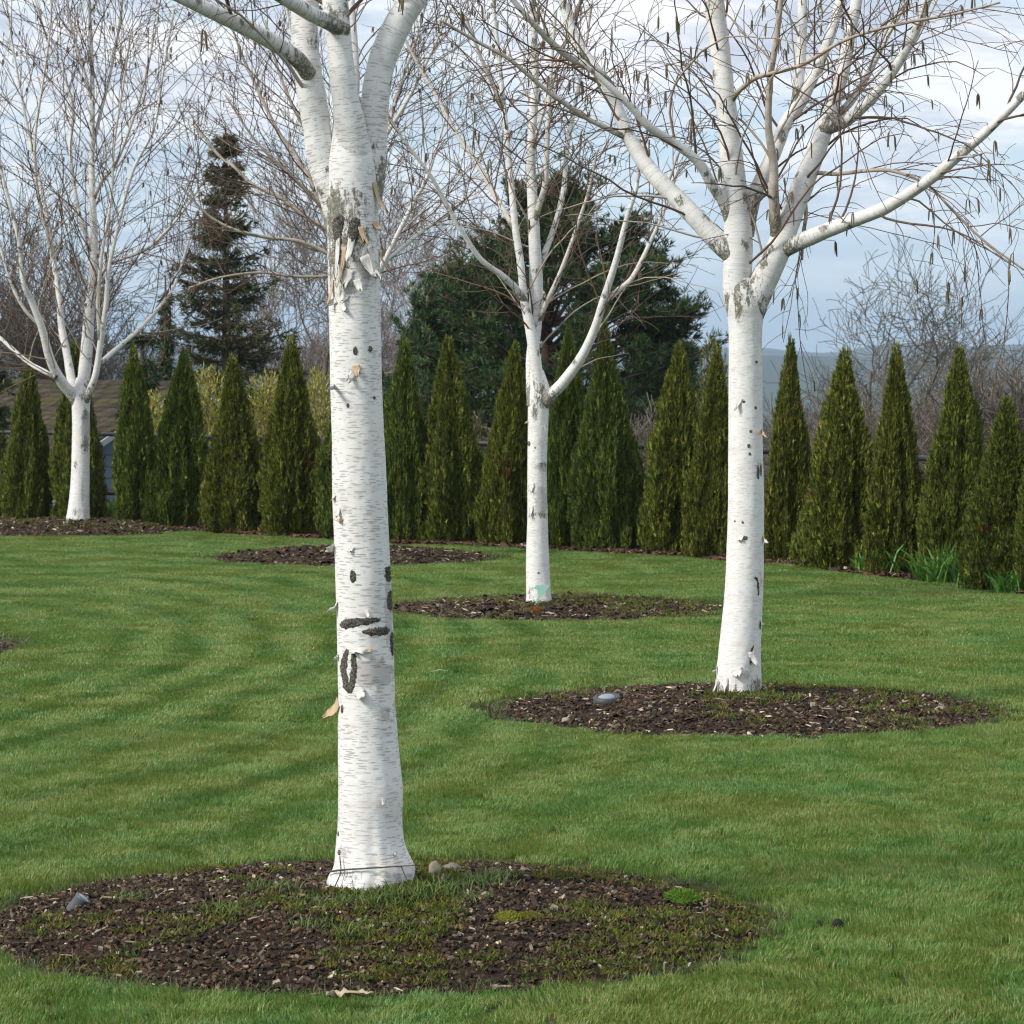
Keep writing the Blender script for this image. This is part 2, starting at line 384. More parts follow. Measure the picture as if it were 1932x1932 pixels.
c = m.ramp(f, [(0.3, (0.045, 0.022, 0.013)), (0.55, (0.12, 0.05, 0.028)), (0.75, (0.20, 0.11, 0.07))])
M['hedgesoil'] = m.bsdf(c, 0.9, m.bump(f, 1.0, 0.03), 0.2)
m = MT('rough_field'); ps = m.pos()
c = m.mix(m.noise(ps, 0.05, 5), (0.09, 0.09, 0.04), (0.05, 0.075, 0.03))
c = m.mix(m.noise(ps, 0.004, 4), c, (0.045, 0.06, 0.03))
M['field'] = m.bsdf(c, 0.95, None, 0.1)
m = MT('forested_hill'); ps = m.pos()
c = m.mix(m.noise(ps, 0.01, 6), (0.03, 0.05, 0.025), (0.06, 0.075, 0.04))
M['hill'] = m.bsdf(c, 0.95, None, 0.1)

# ------------------------------------------------------------------ layout of beds and trees
BEDS = [  # name key, centre x, centre y, radius, mound height
    ('near', -0.53, 12.45, 1.47, 0.17), ('right', 1.47, 19.95, 1.52, 0.14), ('middle', 0.40, 28.2, 1.46, 0.09),
    ('back', -1.77, 35.4, 1.52, 0.14), ('far_left', -5.78, 41.0, 1.50, 0.17), ('left_edge', -5.45, 24.3, 1.62, 0.12)]
BSX = 1.08                                     # the beds are a little wider than deep
def bed_r(b, ang): return b[3] / math.sqrt((math.cos(ang) / BSX) ** 2 + math.sin(ang) ** 2) * (1 + 0.025 * n3(math.cos(ang) * 1.7 + b[1], math.sin(ang) * 1.7 + b[2]) + 0.015 * n3(math.cos(ang) * 8 + b[1], math.sin(ang) * 8))
def bed_z(b, x, y):
    dx, dy = x - b[1], y - b[2]; q = math.hypot(dx / BSX, dy) / b[3]
    e = max(0.0, 1 - q * q)
    return b[4] * e ** 0.8 - 0.03 + 0.018 * n3(x * 6, y * 6, 1.0) + 0.008 * n3(x * 19, y * 19, 2.0)
BY = {b[0]: b for b in BEDS}
HEDGE = [  # crown centre x, base row, top row, width px, shape
    (-55, 968, 655, 130, 0), (50, 975, 668, 92, 1), (145, 977, 641, 96, 2), (260, 982, 648, 86, 0), (337, 990, 655, 108, 1),
    (451, 998, 665, 116, 3), (550, 1004, 631, 124, 2), (655, 1010, 650, 104, 0), (762, 1016, 628, 92, 1), (850, 1017, 629, 112, 3),
    (958, 1022, 640, 108, 0), (1066, 1027, 612, 100, 2), (1150, 1031, 604, 124, 1), (1272, 1036, 640, 118, 3), (1345, 1044, 645, 110, 0),
    (1487, 1052, 628, 104, 1), (1585, 1066, 652, 132, 2), (1690, 1076, 640, 122, 3), (1800, 1084, 648, 126, 0), (1895, 1104, 742, 132, 1),
    (1985, 1112, 725, 130, 2)]
def hedge_xy(h):
    d = gdist(h[1], 0.05); p = P(h[0], h[1], d)
    return p.x, p.y
HXY = [hedge_xy(h) for h in HEDGE]

# ------------------------------------------------------------------ ground, lawn, hills
def ground_z(x, y):
    d = max(0.0, y - (46 if x < 3 else 41) - abs(x) * 0.05)
    side = max(0.0, abs(x) - 22)
    t = max(d, side * 0.6)
    z = -0.25 - 4.0 * (1 - math.exp(-t / 22)) - 0.055 * max(0.0, t - 50)
    z = max(z, -95.0) if t > 0 else -0.25
    return z
def grid(xs, ys, f):
    V = np.array([[x, y, f(x, y)] for y in ys for x in xs]); nx = len(xs)
    i = np.arange(len(ys) - 1)[:, None] * nx + np.arange(nx - 1)[None, :]
    return V, np.stack([i, i + 1, i + nx + 1, i + nx], -1).reshape(-1, 4)
g = np.concatenate([[-8000, -4000, -2000, -1000, -600, -350, -200, -120, -80, -60], np.arange(-48, 49, 6), [60, 80, 120, 200, 350, 600, 1000, 2000, 4000, 8000]])
gy = np.concatenate([[-8000, -3000, -1000, -300, -100, -40], np.arange(-12, 130, 4), [140, 170, 220, 300, 450, 700, 1100, 1800, 3000, 5000, 8000]])
V, Q = grid(g, gy, ground_z)
setp(add('ground', make_mesh('ground', V, Q, M['field'])), 'rough ground falling away behind the hedge towards the valley', kind='structure')
V, Q = grid(np.linspace(-24, 24, 49), np.linspace(-6, 46, 53), lambda x, y: 0.012 * n3(x * 0.4, y * 0.4) if y < 45.5 and abs(x) < 23.5 else -0.5)
setp(add('lawn', make_mesh('lawn', V, Q, M['thatch'])), 'mown green lawn sweeping between the mulch beds', kind='structure')
def hill(name, y0, depth, hgt, seed, label):
    xs = np.linspace(-4200, 4200, 260); ys = np.linspace(y0, y0 + depth, 14)
    def f(x, y):
        t = (y - y0) / depth
        return -97 + (97 + hgt * (0.75 + 0.6 * n3(x / 420, seed) + 0.35 * n3(x / 150, seed, 3) + 0.06 * n3(x / 40, seed, 5))) * math.sin(min(1, t * 1.25) * math.pi / 2)
    V, Q = grid(xs, ys, f)
    return setp(add(name, make_mesh(name, V, Q, M['hill'])), label, kind='structure')
hill('hills', 3000, 1200, 10, 1.3, 'low wooded ridge beyond the valley')
hill('distant_hills', 5200, 1800, 42, 4.1, 'far blue ridge on the horizon')

# ------------------------------------------------------------------ grass on the lawn (instanced patches)
def grass_patch(n, size, h, w, seed):
    rg = np.random.default_rng(seed)
    xy = rg.uniform(-size / 2, size / 2, (n, 2)) * 1.08
    L = h * rg.uniform(0.55, 1.15, n); a = rg.uniform(0, 2 * math.pi, n)
    lean = np.stack([0.35 * np.cos(a) * rg.uniform(0.2, 1.4, n) + 0.28, 0.35 * np.sin(a) * rg.uniform(0.2, 1.4, n)], -1)
    b = rg.uniform(0, math.pi, n); ww = w * rg.uniform(0.7, 1.2, n)
    sx, sy = np.cos(b) * ww / 2, np.sin(b) * ww / 2
    z0 = np.full(n, -0.004)
    V = np.zeros((n, 5, 3))
    V[:, 0] = np.stack([xy[:, 0] - sx, xy[:, 1] - sy, z0], -1); V[:, 1] = np.stack([xy[:, 0] + sx, xy[:, 1] + sy, z0], -1)
    mx = xy + lean * (L * 0.35)[:, None]
    V[:, 2] = np.stack([mx[:, 0] + sx * 0.85, mx[:, 1] + sy * 0.85, L * 0.6], -1); V[:, 3] = np.stack([mx[:, 0] - sx * 0.85, mx[:, 1] - sy * 0.85, L * 0.6], -1)
    tp = xy + lean * L[:, None] * 1.05
    V[:, 4] = np.stack([tp[:, 0], tp[:, 1], L * rg.uniform(0.85, 1.0, n)], -1)
    i = np.arange(n)[:, None] * 5
    Qd = i + np.array([[0, 1, 2, 3]]); Tr = i + np.array([[3, 2, 4]])
    green = np.array([0.098, 0.222, 0.033]); pale = np.array([0.235, 0.330, 0.100]); straw = np.array([0.34, 0.28, 0.13])
    k = rg.random(n)[:, None]; c = lerp(green, pale, k ** 1.6)
    c = np.where(rg.random(n)[:, None] < 0.06, straw, c) * rg.uniform(0.75, 1.15, (n, 1))
    tint = np.repeat(c, 5, axis=0)
    return make_mesh('grass_patch', V.reshape(-1, 3), [Qd, Tr], M['grass'], True, tint=tint)
def track_field(x, y):
    q = math.hypot(x - BY['left_edge'][1], 0.38 * (y - BY['left_edge'][2])) + 0.12 * n3(x * 0.5, y * 0.5)
    t = 0.0
    for c0, wd in ((2.95, 0.07), (3.55, 0.09), (4.05, 0.06)):
        t = max(t, math.exp(-((q - c0) / wd) ** 2) * (0.55 + 0.6 * n3(x * 0.8, y * 0.8, 9)))
    fade = max(0.0, min(1.0, (2.0 - x) / 3.0))
    return max(0.0, t) * fade, q
def lean_angle(x, y):
    _, q = track_field(x, y); q += 0.3 * n3(x * 0.33, y * 0.33, 7)
    if x < 0.2 + 0.4 * n3(y * 0.3, 3.0):
        s = math.sin(q / 0.52 * 2 * math.pi)
        ta = math.atan2(y - BY['left_edge'][2], x - BY['left_edge'][1]) + math.pi / 2
    else:
        s = math.sin((0.93 * y + 0.36 * x + 0.3 * n3(x * 0.3, y * 0.3)) / 0.62 * math.pi)
        ta = -0.37
    return ta + (0 if s > 0 else math.pi)
def hedge_front(x):                             # y of the front edge of the soil strip under the hedge
    for (a, b) in zip(HXY[:-1], HXY[1:]):
        if a[0] <= x <= b[0]:
            return lerp(a[1], b[1], (x - a[0]) / (b[0] - a[0]))
    return HXY[0][1] if x < HXY[0][0] else HXY[-1][1] - (x - HXY[-1][0]) * 1.2
def strip_w(x): return 0.52 + 0.22 * max(0.0, min(1.0, (x + 2) / 6)) + 0.06 * n3(x * 1.3, 5.0)
def grass_points(y0, y1, step, shrink):
    pts, yaw, trk = [], [], []
    y = y0
    while y < y1:
        hw = y * 0.161 + 1.1
        x = -hw
        while x < hw:
            px, py = x + random.uniform(-.3, .3) * step, y + random.uniform(-.3, .3) * step
            ok = py < hedge_front(px) - strip_w(px) + 0.03
            for b in BEDS:
                dx, dy = px - b[1], py - b[2]
                if dx * dx + dy * dy < (b[3] * 1.2) ** 2 and math.hypot(dx, dy) < bed_r(b, math.atan2(dy, dx)) + step * shrink: ok = False
            if ok:
                pts.append((px, py, 0.012 * n3(px * 0.4, py * 0.4))); yaw.append(lean_angle(px, py) + random.gauss(0, 0.9)); trk.append(track_field(px, py)[0])
            x += step
        y += step
    return pts, yaw, trk
def grass_object(name, pts, yaw, trk, patches, label):
    me = bpy.data.meshes.new(name)
    me.from_pydata(pts, [], [])
    me.attributes.new('yaw', 'FLOAT', 'POINT').data.foreach_set('value', np.array(yaw, np.float32))
    me.attributes.new('trk', 'FLOAT', 'POINT').data.foreach_set('value', np.array(trk, np.float32))
    me.attributes.new('pick', 'INT', 'POINT').data.foreach_set('value', RNG.integers(0, len(patches), len(pts)).astype(np.int32))
    me.attributes.new('size', 'FLOAT', 'POINT').data.foreach_set('value', np.array([0.97 + 0.18 * n3(p[0] * 1.1, p[1] * 1.1, 4) + random.uniform(-.08, .12) for p in pts], np.float32))
    o = add(name, me); setp(o, label, 'grass', kind='stuff')
    ng = bpy.data.node_groups.new(name, 'GeometryNodeTree')
    ng.interface.new_socket('Geometry', in_out='INPUT', socket_type='NodeSocketGeometry')
    ng.interface.new_socket('Geometry', in_out='OUTPUT', socket_type='NodeSocketGeometry')
    N = ng.nodes; gi, go = N.new('NodeGroupInput'), N.new('NodeGroupOutput')
    g2i = N.new('GeometryNodeGeometryToInstance')
    for pm in patches[::-1]:
        src = bpy.data.objects.new('grass_patch_source', pm)
        oi = N.new('GeometryNodeObjectInfo'); oi.inputs['Object'].default_value = src
        ng.links.new(oi.outputs['Geometry'], g2i.inputs[0])
    def named(nm, ty):
        a = N.new('GeometryNodeInputNamedAttribute'); a.data_type = ty; a.inputs['Name'].default_value = nm
        return a.outputs['Attribute']
    iop = N.new('GeometryNodeInstanceOnPoints'); iop.inputs['Pick Instance'].default_value = True
    cx = N.new('ShaderNodeCombineXYZ'); ng.links.new(named('yaw', 'FLOAT'), cx.inputs[2])
    e2r = N.new('FunctionNodeEulerToRotation'); ng.links.new(cx.outputs[0], e2r.inputs[0])
    ng.links.new(gi.outputs[0], iop.inputs['Points']); ng.links.new(g2i.outputs[0], iop.inputs['Instance'])
    ng.links.new(named('pick', 'INT'), iop.inputs['Instance Index']); ng.links.new(e2r.outputs[0], iop.inputs['Rotation'])
    sc = N.new('ShaderNodeCombineXYZ'); sc.inputs[0].default_value = sc.inputs[1].default_value = 1.0
    ng.links.new(named('size', 'FLOAT'), sc.inputs[2]); ng.links.new(sc.outputs[0], iop.inputs['Scale'])
    sa = N.new('GeometryNodeStoreNamedAttribute'); sa.data_type = 'FLOAT'; sa.domain = 'INSTANCE'; sa.inputs['Name'].default_value = 'track'
    ng.links.new(iop.outputs[0], sa.inputs['Geometry']); ng.links.new(named('trk', 'FLOAT'), sa.inputs['Value'])
    ng.links.new(sa.outputs[0], go.inputs[0])
    md = o.modifiers.new('grass', 'NODES'); md.node_group = ng
    return o
near_p = [grass_patch(560, 0.17, 0.034, 0.0029, 11 + k) for k in range(5)]
far_p = [grass_patch(1000, 0.33, 0.032, 0.0056, 31 + k) for k in range(5)]
grass_object('near_grass', *grass_points(9.4, 19.0, 0.15, 0.30), near_p, 'mown green grass around the nearest mulch bed')
grass_object('far_grass', *grass_points(19.0, 45.0, 0.28, 0.28), far_p, 'mown green grass running back to the hedge')

# ------------------------------------------------------------------ mulch beds
def chips_mesh(name, n, zf, pick, Lr, palette, weights, mat):
    box = np.array([[-1, -1, -1], [1, -1, -1], [1, 1, -1], [-1, 1, -1], [-.8, -.7, 1], [.85, -.8, 1], [.75, .8, 1], [-.9, .75, 1]], float) * 0.5
    pts = np.array([pick() for _ in range(n)])
    L = RNG.uniform(*Lr, n) * np.where(RNG.random(n) < 0.06, 1.8, 1.0); W = L * RNG.uniform(0.22, 0.6, n); H = RNG.uniform(0.005, 0.012, n)
    v = box[None] * np.stack([L, W, H], -1)[:, None, :] * RNG.uniform(0.75, 1.25, (n, 8, 3))
    ax, ay, az = RNG.normal(0, 0.38, n)[:, None], RNG.normal(0, 0.38, n)[:, None], RNG.uniform(0, 6.3, n)[:, None]
    x, y, z = v[..., 0], v[..., 1], v[..., 2]
    y, z = y * np.cos(ax) - z * np.sin(ax), y * np.sin(ax) + z * np.cos(ax)
    x, z = x * np.cos(ay) + z * np.sin(ay), -x * np.sin(ay) + z * np.cos(ay)
    x, y = x * np.cos(az) - y * np.sin(az), x * np.sin(az) + y * np.cos(az)
    zz = np.array([zf(*p) for p in pts]) + RNG.uniform(-0.003, 0.012, n)
    V = np.stack([x + pts[:, :1], y + pts[:, 1:], z + zz[:, None]], -1).reshape(-1, 3)
    w = np.array(weights, float); col = np.array(palette)[RNG.choice(len(palette), n, p=w / w.sum())] * RNG.uniform(0.55, 1.4, (n, 1))
    i = np.arange(n)[:, None, None] * 8
    F = np.array([[4, 5, 6, 7], [0, 1, 5, 4], [1, 2, 6, 5], [2, 3, 7, 6], [3, 0, 4, 7]])[None]
    return make_mesh(name, V, (i + F).reshape(-1, 4), mat, False, tint=np.repeat(col, 8, 0))
PAL = [(0.046, 0.028, 0.014), (0.098, 0.053, 0.026), (0.135, 0.095, 0.058), (0.26, 0.21, 0.15), (0.55, 0.46, 0.33), (0.026, 0.017, 0.010)]
def blades_tuft(mb, c, n, h, spread, w, cols, up=0.9):
    C = np.array(c) + np.c_[np.clip(RNG.normal(0, spread * 0.28, (n, 2)), -spread * .5, spread * .5), np.zeros(n)]
    a = RNG.uniform(0, 2 * math.pi, n); o = RNG.uniform(0.1, 1.0, n)
    D = np.c_[np.cos(a) * o, np.sin(a) * o, np.full(n, up)]
    L = h * RNG.uniform(0.5, 1.1, n)
    D = unit(D)
    mid = C + D * (L * 0.55)[:, None]; tip = mid + (D * np.array([1.35, 1.35, 0.55])) * (L * 0.5)[:, None]
    s = unit(np.cross(D, np.tile([0, 0, 1.0], (n, 1))) + 0.3 * rdir(n)) * (w * RNG.uniform(0.6, 1.2, n) / 2)[:, None]
    V = np.stack([C - s * 0.7, C + s * 0.7, mid + s, mid - s, tip], 1).reshape(-1, 3)
    i = np.arange(n)[:, None] * 5
    col = np.array(cols)[RNG.integers(0, len(cols), n)] * RNG.uniform(0.75, 1.2, (n, 1))
    mb.put(V, Q=i + np.array([[0, 1, 2, 3]]), T=i + np.array([[3, 2, 4]]), tint=np.repeat(col, 5, 0))
BLAB = {'near': 'large dark bark mulch bed around the nearest birch', 'right': 'dark mulch bed around the forked birch at right',
        'middle': 'mossy mulch bed around the thin middle birch', 'back': 'mulch bed seen behind the nearest birch trunk',
        'far_left': 'mulch bed around the birch at the far left hedge', 'left_edge': 'mulch bed cut by the left edge of the picture'}
GRASSG = [(0.10, 0.19, 0.035), (0.14, 0.22, 0.05), (0.20, 0.24, 0.07)]
MOSSC = [(0.13, 0.17, 0.03), (0.18, 0.19, 0.035), (0.09, 0.15, 0.03), (0.22, 0.20, 0.05)]
NCH = {'near': 21000, 'right': 11000, 'middle': 5500, 'back': 3600, 'far_left': 3200, 'left_edge': 1500}
NMO = {'near': 22000, 'right': 5000, 'middle': 7000, 'back': 1200, 'far_left': 3000, 'left_edge': 300}
for b in BEDS:
    key, bx, by, br, bh = b
    V, Q = [], []
    nr, na = 26, 96
    for i in range(nr + 1):
        for j in range(na):
            a = j / na * 2 * math.pi; rr = bed_r(b, a) * (i / nr) * 1.02 + 1e-4
            x, y = bx + math.cos(a) * rr, by + math.sin(a) * rr
            V.append((x, y, bed_z(b, x, y)))
    i = np.arange(nr)[:, None] * na; j = np.arange(na)[None]
    Q = np.stack([i + j, i + na + j, i + na + (j + 1) % na, i + (j + 1) % na], -1).reshape(-1, 4)
    bed = setp(add('mulch_bed', make_mesh('mulch_bed', np.array(V), Q, M['mulch'])), BLAB[key], kind='structure')
    def pick(b=b):
        a = random.uniform(0, 2 * math.pi); rr = bed_r(b, a) * math.sqrt(random.random()) * 0.99
        return b[1] + math.cos(a) * rr, b[2] + math.sin(a) * rr
    foot_xy = {'near': (-0.50, 12.45, 0.185), 'right': (1.42, 19.95, 0.15)}.get(key)
    def pick(b=b, base=pick, f=foot_xy):                 # chips bank up a little against the trunk
        if f and random.random() < 0.03:
            a = random.uniform(math.pi, 2 * math.pi); rr = f[2] * random.uniform(0.85, 1.35); return f[0] + math.cos(a) * rr, f[1] + math.sin(a) * rr
        return base()
    zf = lambda x, y, b=b, f=foot_xy: bed_z(b, x, y) + (0.03 * max(0.0, 1.3 - math.hypot(x - f[0], y - f[1]) / f[2]) if f else 0.0)
    lr = (0.009, 0.029) if key == 'near' else (0.014, 0.042) if key == 'right' else (0.025, 0.07)
    add('bark_chips', chips_mesh('bark_chips', NCH[key], zf, pick, lr, PAL, [34, 26, 16, 6, 2.6, 18], M['chip']), bed, kind='stuff')
    # moss and seedlings in patches
    mb = MB(); k = 0; tries = 0
    shift = {'near': 0.25, 'right': 0.35, 'middle': 0.3}.get(key, 0.0)
    while k < NMO[key] and tries < NMO[key] * 8:
        tries += 1; x, y = pick()
        f = n3(x * 2.2 + bx, y * 1.8, 6) + 0.5 * n3(x * 6, y * 6, 7) + shift * (x - bx) / br
        if f < 0.06 + random.uniform(-.1, .15): continue
        m_ = random.randint(5, 12)
        C = np.c_[x + RNG.normal(0, 0.018, m_), y + RNG.normal(0, 0.018, m_), np.full(m_, zf(x, y) + 0.006)]
        D = np.c_[RNG.normal(0, 0.7, (m_, 2)), np.full(m_, 0.8)]
        sc_ = 1.0 if key == 'near' else 1.3
        Vl, Tl = leaves(C, D, RNG.uniform(0.012, 0.034, m_) * sc_, 0.006 * sc_)
        col = np.array(random.choice(MOSSC)) * random.uniform(0.7, 1.25)
        mb.put(Vl, T=Tl, tint=col); k += m_
    add('moss', mb.mesh('moss', M['moss'], use_tint=True), bed, kind='stuff')
    # ragged grass overhanging the cut edge
    mb = MB()
    for _ in range(520 if key in ('near', 'right') else 300):
        a = random.uniform(0, 2 * math.pi); rr = bed_r(b, a) + random.gauss(-0.015, 0.035)
        x, y = bx + math.cos(a) * rr, by + math.sin(a) * rr
        blades_tuft(mb, (x, y, max(-0.01, zf(x, y) - 0.01)), random.randint(5, 9), random.uniform(0.045, 0.085), 0.07, 0.004 if key == 'near' else 0.006, [(0.065, 0.12, 0.028), (0.11, 0.15, 0.045), (0.24, 0.20, 0.10)])
    add('edge_grass', mb.mesh('edge_grass', M['blade'], use_tint=True), bed, kind='stuff')
    # pale splinters that can be picked out one by one
    npale = {'near': 34, 'right': 24, 'middle': 14, 'back': 8, 'far_left': 10, 'left_edge': 0}[key]
    if npale:
        stick = []
        for v in range(3):
            mb = MB(); n_ = 5
            pt = np.c_[np.linspace(-0.5, 0.5, n_), RNG.normal(0, 0.03, n_), RNG.normal(0, 0.02, n_)]
            mb.tube(pt, np.array([0.05, 0.09, 0.10, 0.08, 0.03]) * RNG.uniform(0.7, 1.1, n_), 5, tint=[(0.50, 0.42, 0.31), (0.62, 0.56, 0.46), (0.36, 0.27, 0.19)][v], cap=True)
            stick.append(mb.mesh('wood_chip', M['chip'], use_tint=True))
        for _ in range(npale):
            x, y = pick(); L = random.uniform(0.035, 0.085) * (1.25 if key != 'near' else 1.0)
            o = add('wood_chip', random.choice(stick), bed, (x, y, zf(x, y) + 0.014), (random.gauss(0, .15), random.gauss(0, .2), random.uniform(0, 6.3)))
            o.scale = (L, L * random.uniform(0.7, 1.3), L * 0.7)

def on_bed(key, dx, dy):
    b = BY[key]; z = 0.0
    for _ in range(12):
        d = gdist(dy, z); p = P(dx, dy, d); z = bed_z(b, p.x, p.y)
    return Vector((p.x, p.y, z))
def tuft_thing(name, pos, n, h, spread, w, cols, label, group, cat='grass'):
    mb = MB(); blades_tuft(mb, (0, 0, -0.01), n, h, spread, w, cols)
    return setp(add(name, mb.mesh(name, M['blade'], use_tint=True), None, pos), label, cat, group)
for (dx, dy, s, w_) in [(440, 1722, 1.0, 'left of the nearest trunk, halfway to the can light'), (520, 1678, .9, 'near the back rim left of the nearest trunk'), (700, 1705, 1.1, 'just below the nearest trunk foot, left of its middle'), (740, 1700, 1.2, 'just below the nearest trunk foot, under its middle'),
        (800, 1690, 1.3, 'largest, just right of the nearest trunk foot'), (830, 1672, 1.1, 'beside the grey stone right of the nearest trunk'), (915, 1668, 1.1, 'larger of two at the back rim'), (935, 1655, .8, 'smaller of two at the back rim'),
        (600, 1712, .9, 'left of the nearest trunk foot, closest to it'), (660, 1762, 1.0, 'in the middle of the nearest bed, below the trunk'), (585, 1740, .8, 'lower left of the nearest trunk foot'), (250, 1695, .7, 'right of the can light'), (1010, 1800, .6, 'below the two moss cushions'), (880, 1700, 0.8, 'left of the two moss cushions'), (330, 1735, .6, 'smallest, in the left half of the nearest bed')]:
    tuft_thing('grass_tuft', on_bed('near', dx, dy), int(130 * s), 0.085 * s, 0.21 * s, 0.005, GRASSG, 'green grass tuft in the mulch, ' + w_, 'grass tufts in the nearest bed')
for (dx, dy, s, w_) in [(1440, 1318, 1.2, 'below the trunk foot'), (1485, 1322, 1.1, 'right of the trunk foot'), (1640, 1340, .9, 'near the back rim at right'), (1590, 1365, .8, 'in the middle of the right half'), (1700, 1358, .9, 'left of two near the right tip'), (1740, 1366, .8, 'right of two near the right tip')]:
    tuft_thing('weed_clump', on_bed('right', dx, dy), int(90 * s), 0.07 * s, 0.15 * s, 0.007, GRASSG, 'low green weed clump in the forked birch bed, ' + w_, 'weed clumps in the right bed', 'weed')
def cushion(pos, r, col, label):
    mb = MB(); n = 500
    d = rdir(n); d[:, 2] = np.abs(d[:, 2])
    Vl, Tl = leaves(d * np.array([r, r, r * 0.55]) * RNG.uniform(0.8, 1.0, (n, 1)), d + 0.6 * rdir(n), r * 0.3, r * 0.07)
    mb.put(Vl, T=Tl, tint=np.repeat(np.array(col) * RNG.uniform(0.7, 1.2, (n, 1)), 4, 0))
    a = np.linspace(0, 2 * math.pi, 13)[:-1]
    V = [(0, 0, r * 0.5)] + [(math.cos(t) * r * .9, math.sin(t) * r * .9, -0.01) for t in a] + [(math.cos(t) * r * .6, math.sin(t) * r * .6, r * 0.42) for t in a]
    T = [[0, 13 + i, 13 + (i + 1) % 12] for i in range(12)]; Qs = [[1 + i, 1 + (i + 1) % 12, 13 + (i + 1) % 12, 13 + i] for i in range(12)]
    mb.put(V, Q=Qs, T=T, tint=np.array(col) * 0.7)
    setp(add('moss_cushion', mb.mesh('moss_cushion', M['moss'], use_tint=True), None, pos), label, 'moss')
cushion(on_bed('near', 958, 1738), 0.055, (0.30, 0.32, 0.05), 'round yellow green moss cushion in the nearest mulch bed, the left of the pair')
cushion(on_bed('near', 1000, 1737), 0.050, (0.26, 0.24, 0.05), 'yellow brown moss cushion in the nearest mulch bed, the right of the pair')
cushion(on_bed('near', 1285, 1700), 0.07, (0.16, 0.30, 0.04), 'bright green moss patch near the right rim of the nearest bed')
cushion(on_bed('middle', 1012, 1153), 0.06, (0.34, 0.17, 0.03), 'orange brown moss cushion below the mint marker')

# ------------------------------------------------------------------ soil strip under the hedge
xs = np.linspace(-9, 8.2, 140); rows = np.linspace(0, 1, 10)
V = np.array([[x, lerp(hedge_front(x) - strip_w(x), hedge_front(x) + 1.3, t), 0.05 * math.sin(t * math.pi) ** 0.5 - 0.02 + 0.015 * n3(x * 5, t * 9)] for t in rows for x in xs])
i = np.arange(9)[:, None] * 140 + np.arange(139)[None]
strip = setp(add('hedge_bed', make_mesh('hedge_bed', V, np.stack([i, i + 1, i + 141, i + 140], -1).reshape(-1, 4), M['hedgesoil'])), 'reddish brown mulch strip along the foot of the hedge', kind='structure')
def pick_strip():
    x = random.uniform(-8, 7.2); return x, hedge_front(x) - strip_w(x) + abs(random.gauss(0, 0.35))
add('bark_chips', chips_mesh('bark_chips', 4500, lambda x, y: 0.03, pick_strip, (0.03, 0.09), [(0.10, 0.045, 0.028), (0.17, 0.075, 0.045), (0.07, 0.045, 0.035), (0.42, 0.36, 0.29)], [40, 25, 25, 2.5], M['chip']), strip, kind='stuff')

